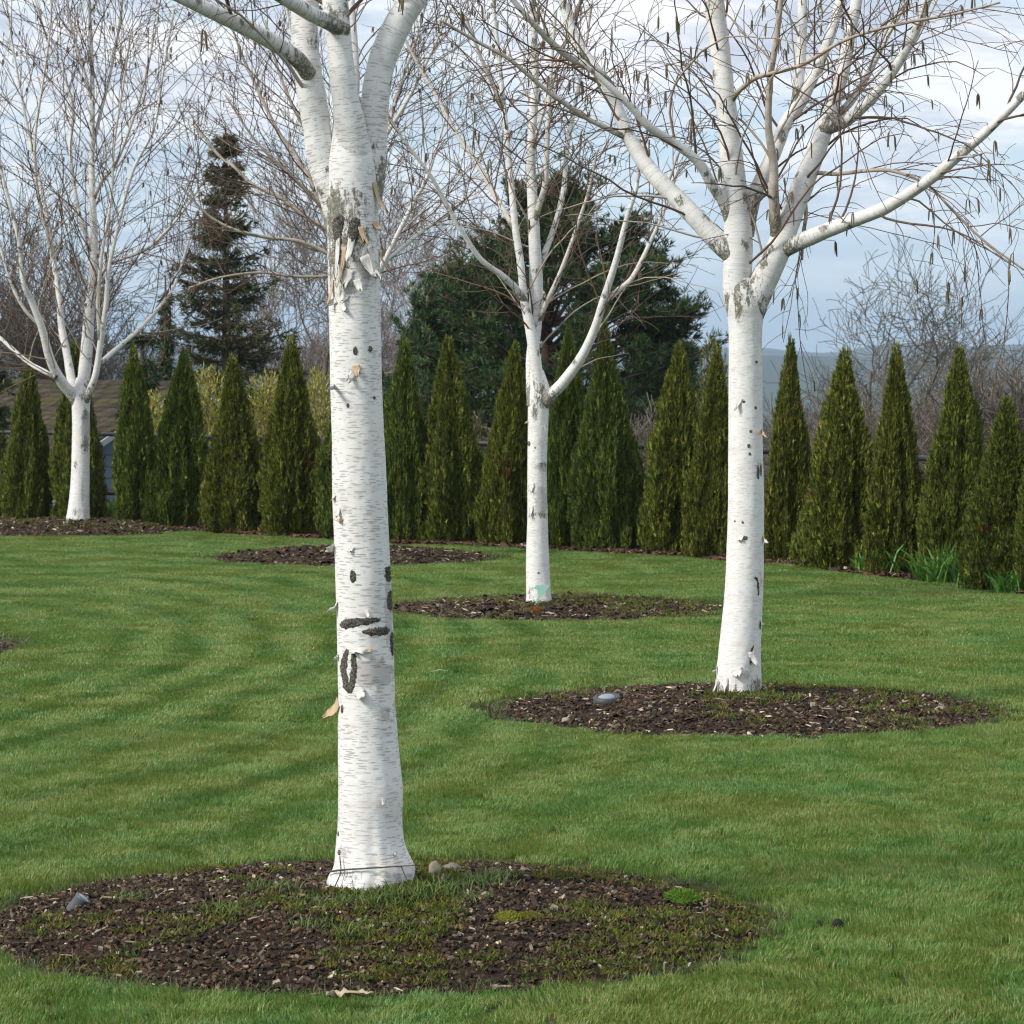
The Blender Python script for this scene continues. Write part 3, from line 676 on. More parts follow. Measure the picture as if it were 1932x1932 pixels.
# ------------------------------------------------------------------ birches
class Birch:
    def __init__(s, key, dist, trunk, limbs, label, twig, seed, sub_n=1.0, catkins=1.0, forks=(), brown=()):
        """trunk: list (sx, sy, width) in picture px; limbs: list of [(sx, sy, width, dy)...]"""
        global RNG
        random.seed(seed); RNG = np.random.default_rng(seed)
        s.dist, s.k = dist, S2D / FPX * dist
        s.base = PS(trunk[0][0], trunk[0][1], dist)
        s.root = setp(empty('birch_tree', s.base), label, 'tree', 'white barked birches on the lawn')
        p = np.array([[*(PS(x, y, dist) - s.base), w * s.k / 2] for x, y, w in trunk])
        low = p[0].copy(); low[2] -= 0.16; low[3] *= 1.12
        p = np.vstack([low, p])
        s.tr = catmull(p, 14)
        s.bark = M['bark'] if dist < 15 else M['bark_fine'] if dist < 25 else M['bark_far']
        s.trunk_mesh(s.bark, forks)
        s.limbs = []
        for L in limbs:
            q = np.array([[*(PS(a[0], a[1], dist + a[3]) - s.base), a[2] * S2D / FPX * (dist + a[3]) / 2] for a in L])
            s.limbs.append(catmull(q, 8))
        for k_, q in enumerate(s.limbs): s.limb_mesh(q, k_ in brown)
        s.make_twigs(twig, sub_n, catkins)
    def trunk_mesh(s, mat, forks):
        tr, sides = s.tr, 72 if s.dist < 25 else 36
        tr = np.array([[np.interp(t, np.linspace(0, 1, len(tr)), tr[:, c]) for c in range(4)] for t in np.linspace(0, 1, 190 if s.dist < 25 else 90)])
        n = len(tr); th = np.arange(sides) / sides * 2 * math.pi + math.pi / 2
        V = np.zeros((n, sides, 3)); lich = np.zeros((n, sides)); stain = np.zeros((n, sides))
        zb = tr[:, 2]
        for i in range(n):
            c, r = tr[i, :3], tr[i, 3]
            for j in range(sides):
                dx, dy = math.cos(th[j]), math.sin(th[j])
                flare = max(0, 1 - max(0, zb[i]) / 0.30)
                rr = r * (1 + 0.028 * n3(dx * 1.3, dy * 1.3, zb[i] * 3 + s.dist) + 0.012 * n3(dx * 4, dy * 4, zb[i] * 14) + 0.12 * flare * n3(dx * 2.6 + 4, dy * 2.6, s.dist) + 0.05 * flare * n3(dx * 6, dy * 6, s.dist) + 0.02 * flare * n3(dx * 8, dy * 8, zb[i] * 20))
                V[i, j] = (c[0] + dx * rr, c[1] + dy * rr, c[2])
        s.tV = V
        X = V + np.array(s.base)
        D = np.stack([966 + X[..., 0] * FPX / X[..., 1], HOR + (EYE - X[..., 2]) * FPX / X[..., 1]], -1) / S2D   # picture px, used to place stains by height and side
        for (x, y, rx, ry, what, amt) in forks:
            front = (V[..., 1] < tr[:, None, 1] + 0.02)
            v = amt * np.exp(-(((D[..., 0] - x) / rx) ** 2 + ((D[..., 1] - y) / ry) ** 2)) * front
            if what == 'l': lich = np.maximum(lich, v)
            else: stain = np.maximum(stain, v)
        foot = np.clip(1 - (zb[:, None] + 0.02) / 0.07, 0, 1) * np.ones((1, sides)); stain = np.maximum(stain, 0.62 * foot); lich = np.maximum(lich, 0.62 * foot ** 1.6)
        i = np.arange(n - 1)[:, None] * sides; j = np.arange(sides)[None]
        Q = np.stack([i + j, i + (j + 1) % sides, i + sides + (j + 1) % sides, i + sides + j], -1).reshape(-1, 4)
        seg = np.concatenate([[0], np.cumsum(np.linalg.norm(np.diff(tr[:, :3], axis=0), axis=1))])
        uu = np.abs((np.arange(sides) / sides + 0.0))
        uv = np.stack([np.broadcast_to(uu[None] * 2 * math.pi * tr[:, 3].mean(), (n, sides)), np.broadcast_to(seg[:, None], (n, sides))], -1).reshape(-1, 2)
        add('trunk', make_mesh('trunk', V.reshape(-1, 3), Q, mat, True, uv, attrs={'lichen': lich.ravel(), 'stain': stain.ravel()}), s.root)
        s.trf = tr
    def limb_mesh(s, q, brown=False):
        n = len(q); big = q[0, 3] > 0.018
        sides = 28 if q[0, 3] > 0.05 else 14 if big else 8
        mb = MB(); rad = q[:, 3] * np.array([1 + 0.05 * n3(q[i, 2] * 9, q[i, 0] * 9, s.dist + i * 0.3) for i in range(n)])
        mb.tube(q[:, :3], rad, sides, cap=True)
        V = np.concatenate(mb.V); uv = np.concatenate(mb.uv)
        d = np.linalg.norm(V - q[0, :3], axis=1)
        lich = 0.80 * np.exp(-(d / (0.12 + q[0, 3] * 2.1)) ** 2)
        for _ in range(max(1, int(n / 5))):                  # branch collars along the limb
            c = V[RNG.integers(0, len(V))]; lich = np.maximum(lich, 0.75 * np.exp(-(np.linalg.norm(V - c, axis=1) / (0.5 * q[0, 3] + 0.008)) ** 2))
        me = make_mesh('limb', V, [np.concatenate(mb.Q), np.concatenate(mb.T)], s.bark if big and q[0, 3] > 0.03 else M['limb'], True, uv, attrs={'lichen': lich, 'stain': np.zeros(len(V)), 'thin': np.append(np.repeat(np.clip((0.017 - rad) / 0.011, 0.0, 0.9) if not brown else np.full(n, 0.8), sides), 0.9)})
        add('limb', me, s.root)
    def make_twigs(s, tw, sub_n, catk):
        wood, cat = MB(), MB()
        rmin = tw['r']
        def grow(p, d, L, r0, r1, seg, wander, droop):
            pts = [p]; d = d / np.linalg.norm(d)
            for i in range(seg):
                d = d + RNG.normal(0, wander, 3) + np.array([0, 0, droop * (i + 1) / seg])
                d /= np.linalg.norm(d); pts.append(pts[-1] + d * L / seg)
            return np.array(pts), np.linspace(r0, r1, seg + 1)
        red, brn, tan = np.array((0.185, 0.105, 0.070)), np.array((0.125, 0.095, 0.068)), np.array((0.40, 0.30, 0.20))
        def catkin(p):
            m = random.choice((1, 2, 2, 3, 3))
            for _ in range(m):
                a = random.uniform(0, 6.28); L = random.uniform(0.045, 0.075) * tw['ck']; sp = random.uniform(0.1, 0.35)
                d1 = np.array([math.cos(a) * sp * 1.6, math.sin(a) * sp * 1.6, -0.6]); d2 = np.array([math.cos(a) * sp * 0.3, math.sin(a) * sp * 0.3, -1.0])
                q = np.array([p, p + d1 * L * 0.25, p + d1 * L * 0.25 + d2 * L * 0.4, p + d1 * L * 0.25 + d2 * L * 0.8])
                rr = tw['cr'] * random.uniform(0.8, 1.15)
                cat.tube(q, [rr * 0.5, rr, rr, rr * 0.5], 5, tint=lerp(np.array((0.15, 0.118, 0.070)), np.array((0.23, 0.185, 0.115)), random.random()), cap=True)
        def level3(pts, rad, dens, Ls, droop, depth):
            tot = np.linalg.norm(np.diff(pts, axis=0), axis=1).sum(); cnt = int(tot * dens * random.uniform(0.7, 1.3)) + (1 if depth < 2 else 0)
            for _ in range(cnt):
                t = random.uniform(0.15, 1.0) * (len(pts) - 1); i = min(int(t), len(pts) - 2); f = t - i
                p = lerp(pts[i], pts[i + 1], f); tg = unit(pts[i + 1] - pts[i])
                sd = np.cross(tg, rdir(1)[0]); sd /= np.linalg.norm(sd) + 1e-9
                ang = R(random.uniform(25, 60)); d = tg * math.cos(ang) + sd * math.sin(ang)
                L = random.uniform(*Ls); r0 = min(max(rmin, lerp(rad[i], rad[i + 1], f) * 0.55), rmin * 1.9)
                q, rr = grow(p, d, L, r0, rmin * 0.75, max(3, int(L / 0.07)), tw['wander'], droop)
                col = lerp(brn, red, random.random()) * random.uniform(0.8, 1.3)
                if r0 > rmin * 2: col = lerp(col, tan, 0.5)
                wood.tube(q, rr, 3, tint=col)
                if random.random() < tw['pc'] * catk: catkin(q[-1])
                if depth < tw['depth']: level3(q, rr, dens * tw['dk'], (Ls[0] * 0.5, Ls[1] * 0.55), droop * 1.4, depth + 1)
        for q in s.limbs:
            n = len(q); tot = np.linalg.norm(np.diff(q[:, :3], axis=0), axis=1).sum()
            cnt = int(tot * tw['n2'] * sub_n) + 2
            for k in range(cnt):
                t0 = tw.get('t0', 0.18); t = (t0 + (1 - t0) * (k + random.random()) / cnt) * (n - 1); i = min(int(t), n - 2)
                p = lerp(q[i, :3], q[i + 1, :3], t - i); tg = unit(q[i + 1, :3] - q[i, :3])
                sd = np.cross(tg, rdir(1)[0]); sd /= np.linalg.norm(sd) + 1e-9
                ang = R(random.uniform(25, 62)); d = tg * math.cos(ang) + sd * math.sin(ang); d[2] += 0.15
                rl = q[i, 3]
                r0 = min(max(rl * random.uniform(0.15, 0.36), rmin * 1.5), 0.0085)
                L = random.uniform(*tw['L2']) * (0.55 + 0.6 * min(1, r0 / 0.008))
                pts, rad = grow(p, d, L, r0, rmin, max(6, int(L / 0.10)), tw['wander'] * 0.8, tw['droop'])
                col = lerp(tan, np.array((0.55, 0.50, 0.44)), random.random()) if r0 > 0.006 and random.random() < 0.35 else lerp(brn, red, random.random())
                wood.tube(pts, rad, 4, tint=col)
                level3(pts, rad, tw['n3'], tw['L3'], tw['droop'] * 1.2, 1)
            level3(q[int(n * tw.get('t0', 0.12)):, :3], q[int(n * tw.get('t0', 0.12)):, 3], tw['n3'] * 0.5, tw['L3'], tw['droop'], 1)
        if wood.n: add('twigs', wood.mesh('twigs', M['twig'], use_tint=True), s.root, kind='stuff')
        if cat.n: add('catkins', cat.mesh('catkins', M['catkin'], use_tint=True), s.root, kind='stuff')
    # --- things on the trunk surface, placed by picture position
    def surf(s, sx, sy):
        z = PS(sx, sy, s.dist).z - s.base.z
        tr = s.trf; c = np.array([np.interp(z, tr[:, 2], tr[:, k]) for k in (0, 1)]); r = np.interp(z, tr[:, 2], tr[:, 3])
        x = (PS(sx, sy, s.dist - r * 0.8).x - s.base.x - c[0]) / r
        x = max(-0.985, min(0.985, x)); ph = math.asin(x)
        nrm = np.array([math.sin(ph), -math.cos(ph), 0.0])
        i = int(np.argmin(abs(tr[:, 2] - z))); j = int(round(((math.atan2(nrm[1], nrm[0]) - math.pi / 2) / (2 * math.pi) % 1) * s.tV.shape[1])) % s.tV.shape[1]
        rr = np.hypot(*(s.tV[i, j, :2] - tr[i, :2]))
        return np.array([c[0] + nrm[0] * rr, c[1] + nrm[1] * rr, z]), nrm
    def scar(s, poly_l, poly_r, name='bark_scar', thick=0.0062, mat='scar', label=None):
        """ridge of corky bark: left and right edge lists of picture points"""
        nl, nw = 26, 9
        l = catmull(np.array(poly_l, float), 8); r = catmull(np.array(poly_r, float), 8)
        V = []
        for a in np.linspace(0, 1, nl):
            pl = np.array([np.interp(a, np.linspace(0, 1, len(l)), l[:, k]) for k in (0, 1)]); pr = np.array([np.interp(a, np.linspace(0, 1, len(r)), r[:, k]) for k in (0, 1)])
            for b in np.linspace(0, 1, nw):
                tp = min(1.0, math.sin(min(max(a, 0.015), 0.985) * math.pi) * 2.0) ** 0.7 * random.uniform(0.8, 1.08)
                q = lerp(pl, pr, 0.5 + (b - 0.5) * tp) + RNG.normal(0, 1.0, 2) * (0.9 if 0 < b < 1 else 1.6)
                pt, nm = s.surf(*q); e = math.sin(b * math.pi) ** 0.5 * min(1, math.sin(a * math.pi) * 3)
                V.append(pt + nm * (-0.003 + e * thick * random.uniform(0.75, 1.25)))
        i = np.arange(nl - 1)[:, None] * nw + np.arange(nw - 1)[None]
        o = add(name, make_mesh(name, np.array(V), np.stack([i, i + nw, i + nw + 1, i + 1], -1).reshape(-1, 4), M[mat], True), s.root)
        if label: o['label'] = label
        return o
    def peel(s, sx, sy, w, h, ang=0.0, curl=1.2, mat='peel_out', hinge='top'):
        """curl of loose bark: hinged along one edge, bending away from the trunk"""
        pt, nm = s.surf(sx, sy); up = np.array([0, 0, 1.0]); sd = np.cross(up, nm)
        ca, sa = math.cos(ang), math.sin(ang); u = sd * ca + up * sa; v = -sd * sa + up * ca
        w *= s.k; h *= s.k; nu, nv = 5, 8; V = []; th = 0.0012
        for off in (0.0, th):
            for a in np.linspace(-0.5, 0.5, nu):
                wob = random.uniform(0.65, 1.25)
                for t in np.linspace(0, 1, nv):
                    an = curl * t; k = 1 / max(curl, 0.05)
                    along, out = math.sin(an) * k * h * wob, (1 - math.cos(an)) * k * h * wob
                    ww = 1 - 0.55 * t ** 2 + 0.35 * n3(a * 5 + sx, t * 4 + sy) * (0.3 + t)
                    V.append(pt + nm * (0.002 + out + off * math.cos(an)) + u * a * w * ww - v * along + (v * off * math.sin(an)))
        g = nu * nv; i = np.arange(nu - 1)[:, None] * nv + np.arange(nv - 1)[None]
        q1 = np.stack([i, i + 1, i + nv + 1, i + nv], -1).reshape(-1, 4); q2 = q1[:, ::-1] + g
        ed = list(range(nv)) + [k * nv + nv - 1 for k in range(1, nu)] + [(nu - 1) * nv + k for k in range(nv - 2, -1, -1)] + [k * nv for k in range(nu - 2, 0, -1)]
        rim = np.array([[ed[k], ed[k] + g, ed[(k + 1) % len(ed)] + g, ed[(k + 1) % len(ed)]] for k in range(len(ed))])
        return add('bark_curl', make_mesh('bark_curl', np.array(V), np.concatenate([q1, q2, rim]), M[mat], True), s.root)
    def knot(s, sx, sy, w, h):
        pt, nm = s.surf(sx, sy); up = np.array([0, 0, 1.0]); sd = np.cross(up, nm); V = []; n = 12
        w *= s.k / 2; h *= s.k / 2
        prof = ((1.15, -0.002), (1.0, 0.002), (0.7, 0.0035), (0.35, 0.003), (0.0, 0.002))
        for (q, o) in prof:
            for j in range(n):
                a = j / n * 6.283; jt = random.uniform(0.85, 1.15)
                V.append(pt + sd * math.cos(a) * w * q * jt + up * math.sin(a) * h * q * jt + nm * o)
        i = np.arange(len(prof) - 1)[:, None] * n; j = np.arange(n)[None]
        return add('knot', make_mesh('knot', np.array(V), np.stack([i + j, i + (j + 1) % n, i + n + (j + 1) % n, i + n + j], -1).reshape(-1, 4), M['scar'], True), s.root)

TW_NEAR = dict(r=0.0017, n2=2.2, t0=0.45, L2=(0.5, 1.1), n3=6, L3=(0.12, 0.42), droop=-0.16, wander=0.13, pc=0.35, ck=1.3, cr=0.0045, depth=2, dk=0.7)
TW_R = dict(r=0.0022, n2=3.9, L2=(0.6, 1.5), n3=5.0, L3=(0.12, 0.55), droop=-0.12, wander=0.15, pc=0.17, ck=1.5, cr=0.0046, depth=2, dk=0.6)
TW_MID = dict(r=0.0028, n2=5.0, L2=(0.6, 1.5), n3=5.0, L3=(0.12, 0.5), droop=-0.05, wander=0.12, pc=0.08, ck=1.4, cr=0.007, depth=2, dk=0.6)
TW_FAR = dict(r=0.0034, n2=4.6, L2=(0.8, 1.9), n3=4.0, L3=(0.18, 0.65), droop=0.05, wander=0.10, pc=0.13, ck=1.2, cr=0.0068, depth=2, dk=0.5)

t1 = Birch('near', 12.45,
    [(741, 1762, 172), (748, 1735, 160), (742, 1698, 141), (740, 1650, 131), (741, 1580, 131), (737, 1500, 122), (734, 1400, 113), (731, 1300, 113), (728, 1200, 111), (724, 1100, 111), (720, 1000, 110), (717, 900, 106), (713, 800, 104), (711, 700, 103), (709, 600, 103), (708, 520, 105), (706, 450, 106), (703, 390, 106), (703, 335, 100), (703, 290, 84), (700, 245, 62), (695, 205, 48)],
    [[(694, 500, 50, .0), (681, 440, 58, .0), (666, 385, 62, .0), (645, 320, 60, .01), (630, 230, 58, .02), (615, 140, 57, .04), (609, 60, 55, .06), (610, 0, 56, .08), (602, -120, 50, .12), (585, -300, 42, .2)],
     [(708, 440, 60, .0), (711, 380, 70, -.0), (708, 300, 66, -.03), (690, 190, 55, -.06), (679, 90, 50, -.07), (670, 0, 52, -.07), (655, -140, 46, -.05), (640, -320, 38, 0)],
     [(742, 400, 46, .02), (748, 320, 52, .02), (748, 230, 58, .03), (762, 130, 56, .04), (795, 50, 56, .05), (832, -10, 54, .06), (895, -110, 46, .1), (950, -240, 38, .2)],
     [(618, 150, 34, .0), (594, 118, 34, -.05), (545, 84, 34, -.12), (489, 54, 33, -.2), (430, 26, 30, -.28), (362, -6, 27, -.35), (250, -60, 24, -.45), (150, -140, 20, -.5)],
     [(688, 62, 36, -.08), (660, 46, 33, -.14), (619, 26, 31, -.24), (573, -2, 29, -.34), (500, -45, 26, -.45), (400, -130, 22, -.6)]],
    'thick white birch nearest the camera, its trunk crossing the whole picture', TW_NEAR, 21, 0.55, 1.0,
    [(690, 470, 60, 85, 'l', .66), (680, 550, 34, 60, 'l', .55), (668, 420, 30, 60, 'l', .85), (705, 395, 40, 30, 'l', .6), (668, 520, 14, 60, 'l', .8), (715, 520, 22, 40, 's', .6), (745, 1345, 70, 42, 's', .78), (770, 1430, 40, 40, 's', .6), (690, 575, 50, 45, 's', .62), (730, 540, 25, 70, 's', .6), (675, 900, 20, 90, 's', .45), (720, 990, 60, 16, 's', .55), (735, 1480, 50, 40, 's', .45), (700, 760, 45, 12, 's', .55), (690, 1020, 20, 30, 's', .6), (690, 1700, 25, 40, 's', .55), (778, 1220, 12, 110, 's', .8), (690, 1752, 40, 14, 'l', .5), (790, 1750, 40, 14, 's', .6)])
t1.scar([(674, 1233), (720, 1229), (768, 1229)], [(674, 1262), (720, 1250), (768, 1240)], label='black horizontal bark scar low on the trunk')
t1.scar([(722, 1254), (752, 1249), (782, 1246)], [(722, 1263), (752, 1270), (782, 1271)])
t1.scar([(688, 1290), (678, 1335), (690, 1388)], [(703, 1290), (696, 1335), (708, 1390)])
t1.scar([(702, 1290), (699, 1335), (695, 1388)], [(711, 1294), (717, 1340), (706, 1385)])
t1.scar([(766, 1130), (768, 1145), (768, 1162)], [(784, 1130), (784, 1145), (784, 1164)])
t1.scar([(774, 1180), (772, 1200), (775, 1222)], [(785, 1176), (785, 1200), (786, 1225)])
t1.scar([(778, 1262), (778, 1285), (781, 1310)], [(787, 1258), (787, 1285), (787, 1315)])
t1.scar([(668, 430), (662, 455), (666, 490), (672, 540)], [(694, 425), (690, 455), (684, 495), (680, 540)], thick=0.008)
t1.scar([(696, 440), (694, 465), (700, 490)], [(722, 432), (724, 460), (714, 492)], thick=0.008)
t1.knot(706, 1149, 13, 24); t1.knot(711, 702, 9, 18); t1.knot(740, 698, 10, 11); t1.knot(684, 1415, 8, 18); t1.knot(676, 1664, 7, 10); t1.knot(677, 1700, 9, 10); t1.knot(696, 810, 6, 8); t1.knot(748, 795, 7, 6)
for a in [(664, 1092, 16, 24, 1.2, 1.9, 'peel_out'), (672, 1205, 22, 26, 0.4, 1.7, 'peel_out'), (670, 1402, 34, 46, -.5, 1.3, 'peel_tan'), (716, 1292, 38, 14, 0, 1.4, 'peel_out'), (734, 1293, 22, 12, .1, 1.8, 'peel_tan'), (718, 1376, 24, 22, .5, 1.4, 'peel_out'), (712, 730, 16, 26, .2, 1.1, 'peel_tan'), (708, 745, 14, 28, -.6, 1.4, 'peel_out'), (672, 600, 14, 22, -.9, 1.5, 'peel_out'), (686, 610, 12, 22, .5, 1.3, 'peel_out'), (664, 770, 10, 46, 1.4, 1.2, 'peel_out'), (668, 990, 16, 12, .2, 1.2, 'peel_out'), (676, 1015, 10, 22, .4, 1.1, 'peel_out'), (680, 1035, 16, 10, .1, 1.6, 'peel_tan'), (705, 1090, 12, 14, -.5, 1.0, 'peel_out'), (733, 1216, 8, 16, .3, 1.3, 'peel_out'), (675, 1310, 14, 12, .8, 1.9, 'peel_out'), (757, 500, 10, 50, .1, .9, 'peel_tan'), (730, 512, 26, 50, .4, .7, 'peel_out'), (748, 445, 16, 22, .4, 1.4, 'peel_tan'), (768, 1590, 9, 14, -.4, 1.2, 'peel_out'), (788, 1695, 10, 8, .2, 1.2, 'peel_out'), (748, 365, 18, 60, .1, .8, 'peel_tan'), (700, 540, 20, 40, -.3, .6, 'peel_out'), (676, 470, 10, 80, .05, .35, 'peel_out'), (690, 495, 9, 70, -.08, .4, 'peel_tan'), (682, 530, 12, 60, .1, .5, 'peel_out'), (704, 480, 14, 46, -.15, .6, 'peel_out'), (722, 455, 12, 40, .2, .8, 'peel_tan'), (738, 490, 9, 66, .05, .45, 'peel_out'), (714, 560, 16, 26, .3, .9, 'peel_out'), (664, 560, 8, 50, .1, .6, 'peel_tan'), (694, 590, 14, 20, -.4, 1.0, 'peel_out')]:
    t1.peel(*a[:4], ang=a[4], curl=a[5], mat=a[6])

t2 = Birch('right', 19.95,
    [(1478, 1386, 92), (1477, 1368, 90), (1477, 1340, 89), (1481, 1278, 83), (1487, 1195, 78), (1490, 1112, 75), (1492, 1000, 72), (1491, 900, 69), (1491, 817, 67), (1491, 740, 67), (1491, 672, 67), (1491, 640, 71), (1490, 610, 77), (1488, 580, 70), (1486, 556, 50)],
    [[(1486, 660, 46, .0), (1476, 612, 52, .0), (1473, 570, 56, 0), (1477, 500, 58, .0), (1474, 430, 54, .0), (1467, 362, 50, .0), (1457, 254, 42, .02), (1449, 181, 40, .03), (1439, 90, 40, .05), (1428, 0, 40, .05), (1415, -140, 36, .1), (1400, -320, 30, .1)],
     [(1494, 660, 50, 0), (1503, 618, 58, 0), (1518, 580, 58, -.02), (1540, 535, 54, -.03), (1560, 490, 50, -.03), (1575, 450, 46, -.02), (1602, 380, 44, 0), (1623, 326, 40, .02), (1645, 268, 36, .04), (1663, 217, 30, .05), (1685, 145, 28, .06), (1699, 72, 24, .07), (1714, 0, 22, .08), (1740, -150, 18, .1)],
     [(1645, 262, 30, .03), (1668, 250, 28, .0), (1696, 239, 25, -.04), (1747, 192, 22, -.1), (1794, 130, 20, -.15), (1830, 65, 18, -.2), (1855, 0, 17, -.25), (1900, -130, 13, -.3)],
     [(1560, 502, 36, -.03), (1590, 488, 34, -.1), (1656, 460, 31, -.25), (1715, 438, 27, -.36), (1775, 413, 26, -.48), (1855, 362, 23, -.62), (1913, 315, 21, -.72), (1982, 254, 19, -.85), (2048, 188, 17, -.95), (2120, 110, 14, -1.0)],
     [(1480, 535, 46, .0), (1464, 507, 46, .0), (1431, 478, 42, .02), (1384, 428, 38, .06), (1348, 391, 36, .1), (1310, 352, 34, .14), (1280, 312, 32, .2), (1252, 262, 28, .25), (1232, 210, 25, .3), (1215, 172, 24, .33), (1185, 130, 22, .35), (1153, 80, 20, .38), (1131, 22, 18, .4), (1110, -60, 15, .4)],
     [(1226, 178, 17, .3), (1203, 150, 17, .24), (1165, 128, 15, .15), (1135, 112, 14, .1), (1098, 80, 13, .0), (1060, 40, 12, -.1), (1026, 0, 11, -.15), (970, -70, 8, -.2)],
     [(1256, 275, 12, .25), (1243, 271, 12, .22), (1205, 252, 11, .15), (1171, 235, 10, .1), (1120, 200, 10, .0), (1080, 170, 9, -.05), (1015, 116, 8, -.15), (954, 83, 7, -.2), (880, 40, 5, -.3)],
     [(1466, 450, 30, .0), (1449, 406, 26, -.04), (1424, 370, 22, -.1), (1395, 322, 20, -.16), (1348, 286, 18, -.22), (1300, 255, 17, -.3), (1265, 217, 15, -.35), (1225, 178, 13, -.4), (1160, 120, 9, -.45)],
     [(1552, 470, 24, -.05), (1550, 430, 22, -.1), (1547, 380, 21, -.14), (1547, 326, 18, -.16), (1537, 254, 15, -.2), (1540, 163, 13, -.25), (1551, 90, 12, -.3), (1562, 0, 11, -.35), (1575, -120, 8, -.4)],
     [(1490, 470, 36, .03), (1502, 410, 34, .05), (1520, 365, 30, .06), (1551, 300, 28, .1), (1572, 246, 26, .12), (1602, 203, 25, .16), (1630, 145, 23, .2), (1660, 72, 21, .25), (1681, 0, 19, .3), (1715, -130, 15, .35)],
     [(1594, 215, 20, .15), (1597, 163, 22, .2), (1602, 109, 21, .24), (1605, 0, 20, .3), (1608, -140, 16, .35)],
     [(1465, 200, 11, 0), (1480, 180, 10, -.1), (1511, 156, 10, -.2), (1551, 145, 9, -.3), (1609, 127, 8, -.4), (1680, 85, 7, -.5), (1750, 60, 6.5, -.6), (1830, 42, 6, -.7), (1900, 30, 5, -.75), (2000, 5, 4, -.8)],
     [(1630, 345, 9, 0), (1674, 348, 8, -.1), (1739, 341, 7.5, -.2), (1790, 343, 7, -.3), (1855, 370, 6, -.4), (1902, 417, 5.5, -.5), (1964, 478, 5, -.55), (2048, 540, 3.5, -.6)],
     [(1668, 235, 18, .05), (1700, 205, 16, .12), (1735, 150, 14, .2), (1770, 80, 11, .3), (1810, 10, 8, .35)],
     [(1608, 385, 9, .05), (1612, 430, 8, .02), (1606, 470, 7, 0), (1604, 520, 5, 0)]],
    'forked white birch at right with a long limb reaching to the right edge', TW_R, 5, 1.2, 1.1,
    [(1473, 560, 16, 55, 'l', .8), (1468, 500, 30, 50, 'l', .7), (1490, 570, 22, 16, 'l', .7), (1478, 610, 12, 40, 'l', .75), (1515, 1375, 22, 26, 'l', .7), (1440, 1372, 26, 16, 'l', .55), (1495, 1345, 18, 30, 's', .6), (1520, 930, 20, 20, 's', .6), (1522, 1160, 9, 70, 's', .55), (1510, 1230, 20, 60, 's', .3), (1500, 590, 14, 40, 'l', .6)], (8, 11, 12, 14))
for a in [(1490, 1074, 9, 8), (1516, 944, 8, 26), (1522, 940, 6, 24), (1487, 803, 5, 5), (1511, 815, 6, 6), (1501, 862, 6, 6), (1497, 891, 6, 8), (1499, 907, 5, 6), (1470, 1041, 4, 4), (1485, 1043, 5, 5), (1522, 1250, 8, 14), (1513, 724, 6, 6)]: t2.knot(*a)
t2.scar([(1505, 1250 + 40), (1500, 1300), (1498, 1330)], [(1509, 1285), (1506, 1300), (1504, 1325)])
t2.scar([(1505, 1152), (1513, 1160), (1516, 1190)], [(1514, 1150), (1518, 1165), (1519, 1195)])
for a in [(1480, 795, 12, 26, -.3, .8, 'peel_out'), (1528, 1075, 14, 22, -1.2, 1.3, 'peel_out'), (1434, 1335, 16, 18, .7, 1.6, 'peel_out'), (1472, 1332, 22, 20, .3, 1.2, 'peel_out'), (1450, 1352, 14, 26, .1, .6, 'peel_out'), (1465, 1362, 14, 30, -.1, .5, 'peel_out'), (1435, 1358, 12, 24, .1, .6, 'peel_out'), (1502, 1300, 14, 30, .2, 1.0, 'peel_out'), (1523, 1240, 10, 16, -.8, 1.4, 'peel_out'), (1526, 860, 8, 60, -1.4, .6, 'peel_tan'), (1480, 1070, 16, 10, .3, 1.2, 'peel_out')]:
    t2.peel(*a[:4], ang=a[4], curl=a[5], mat=a[6])

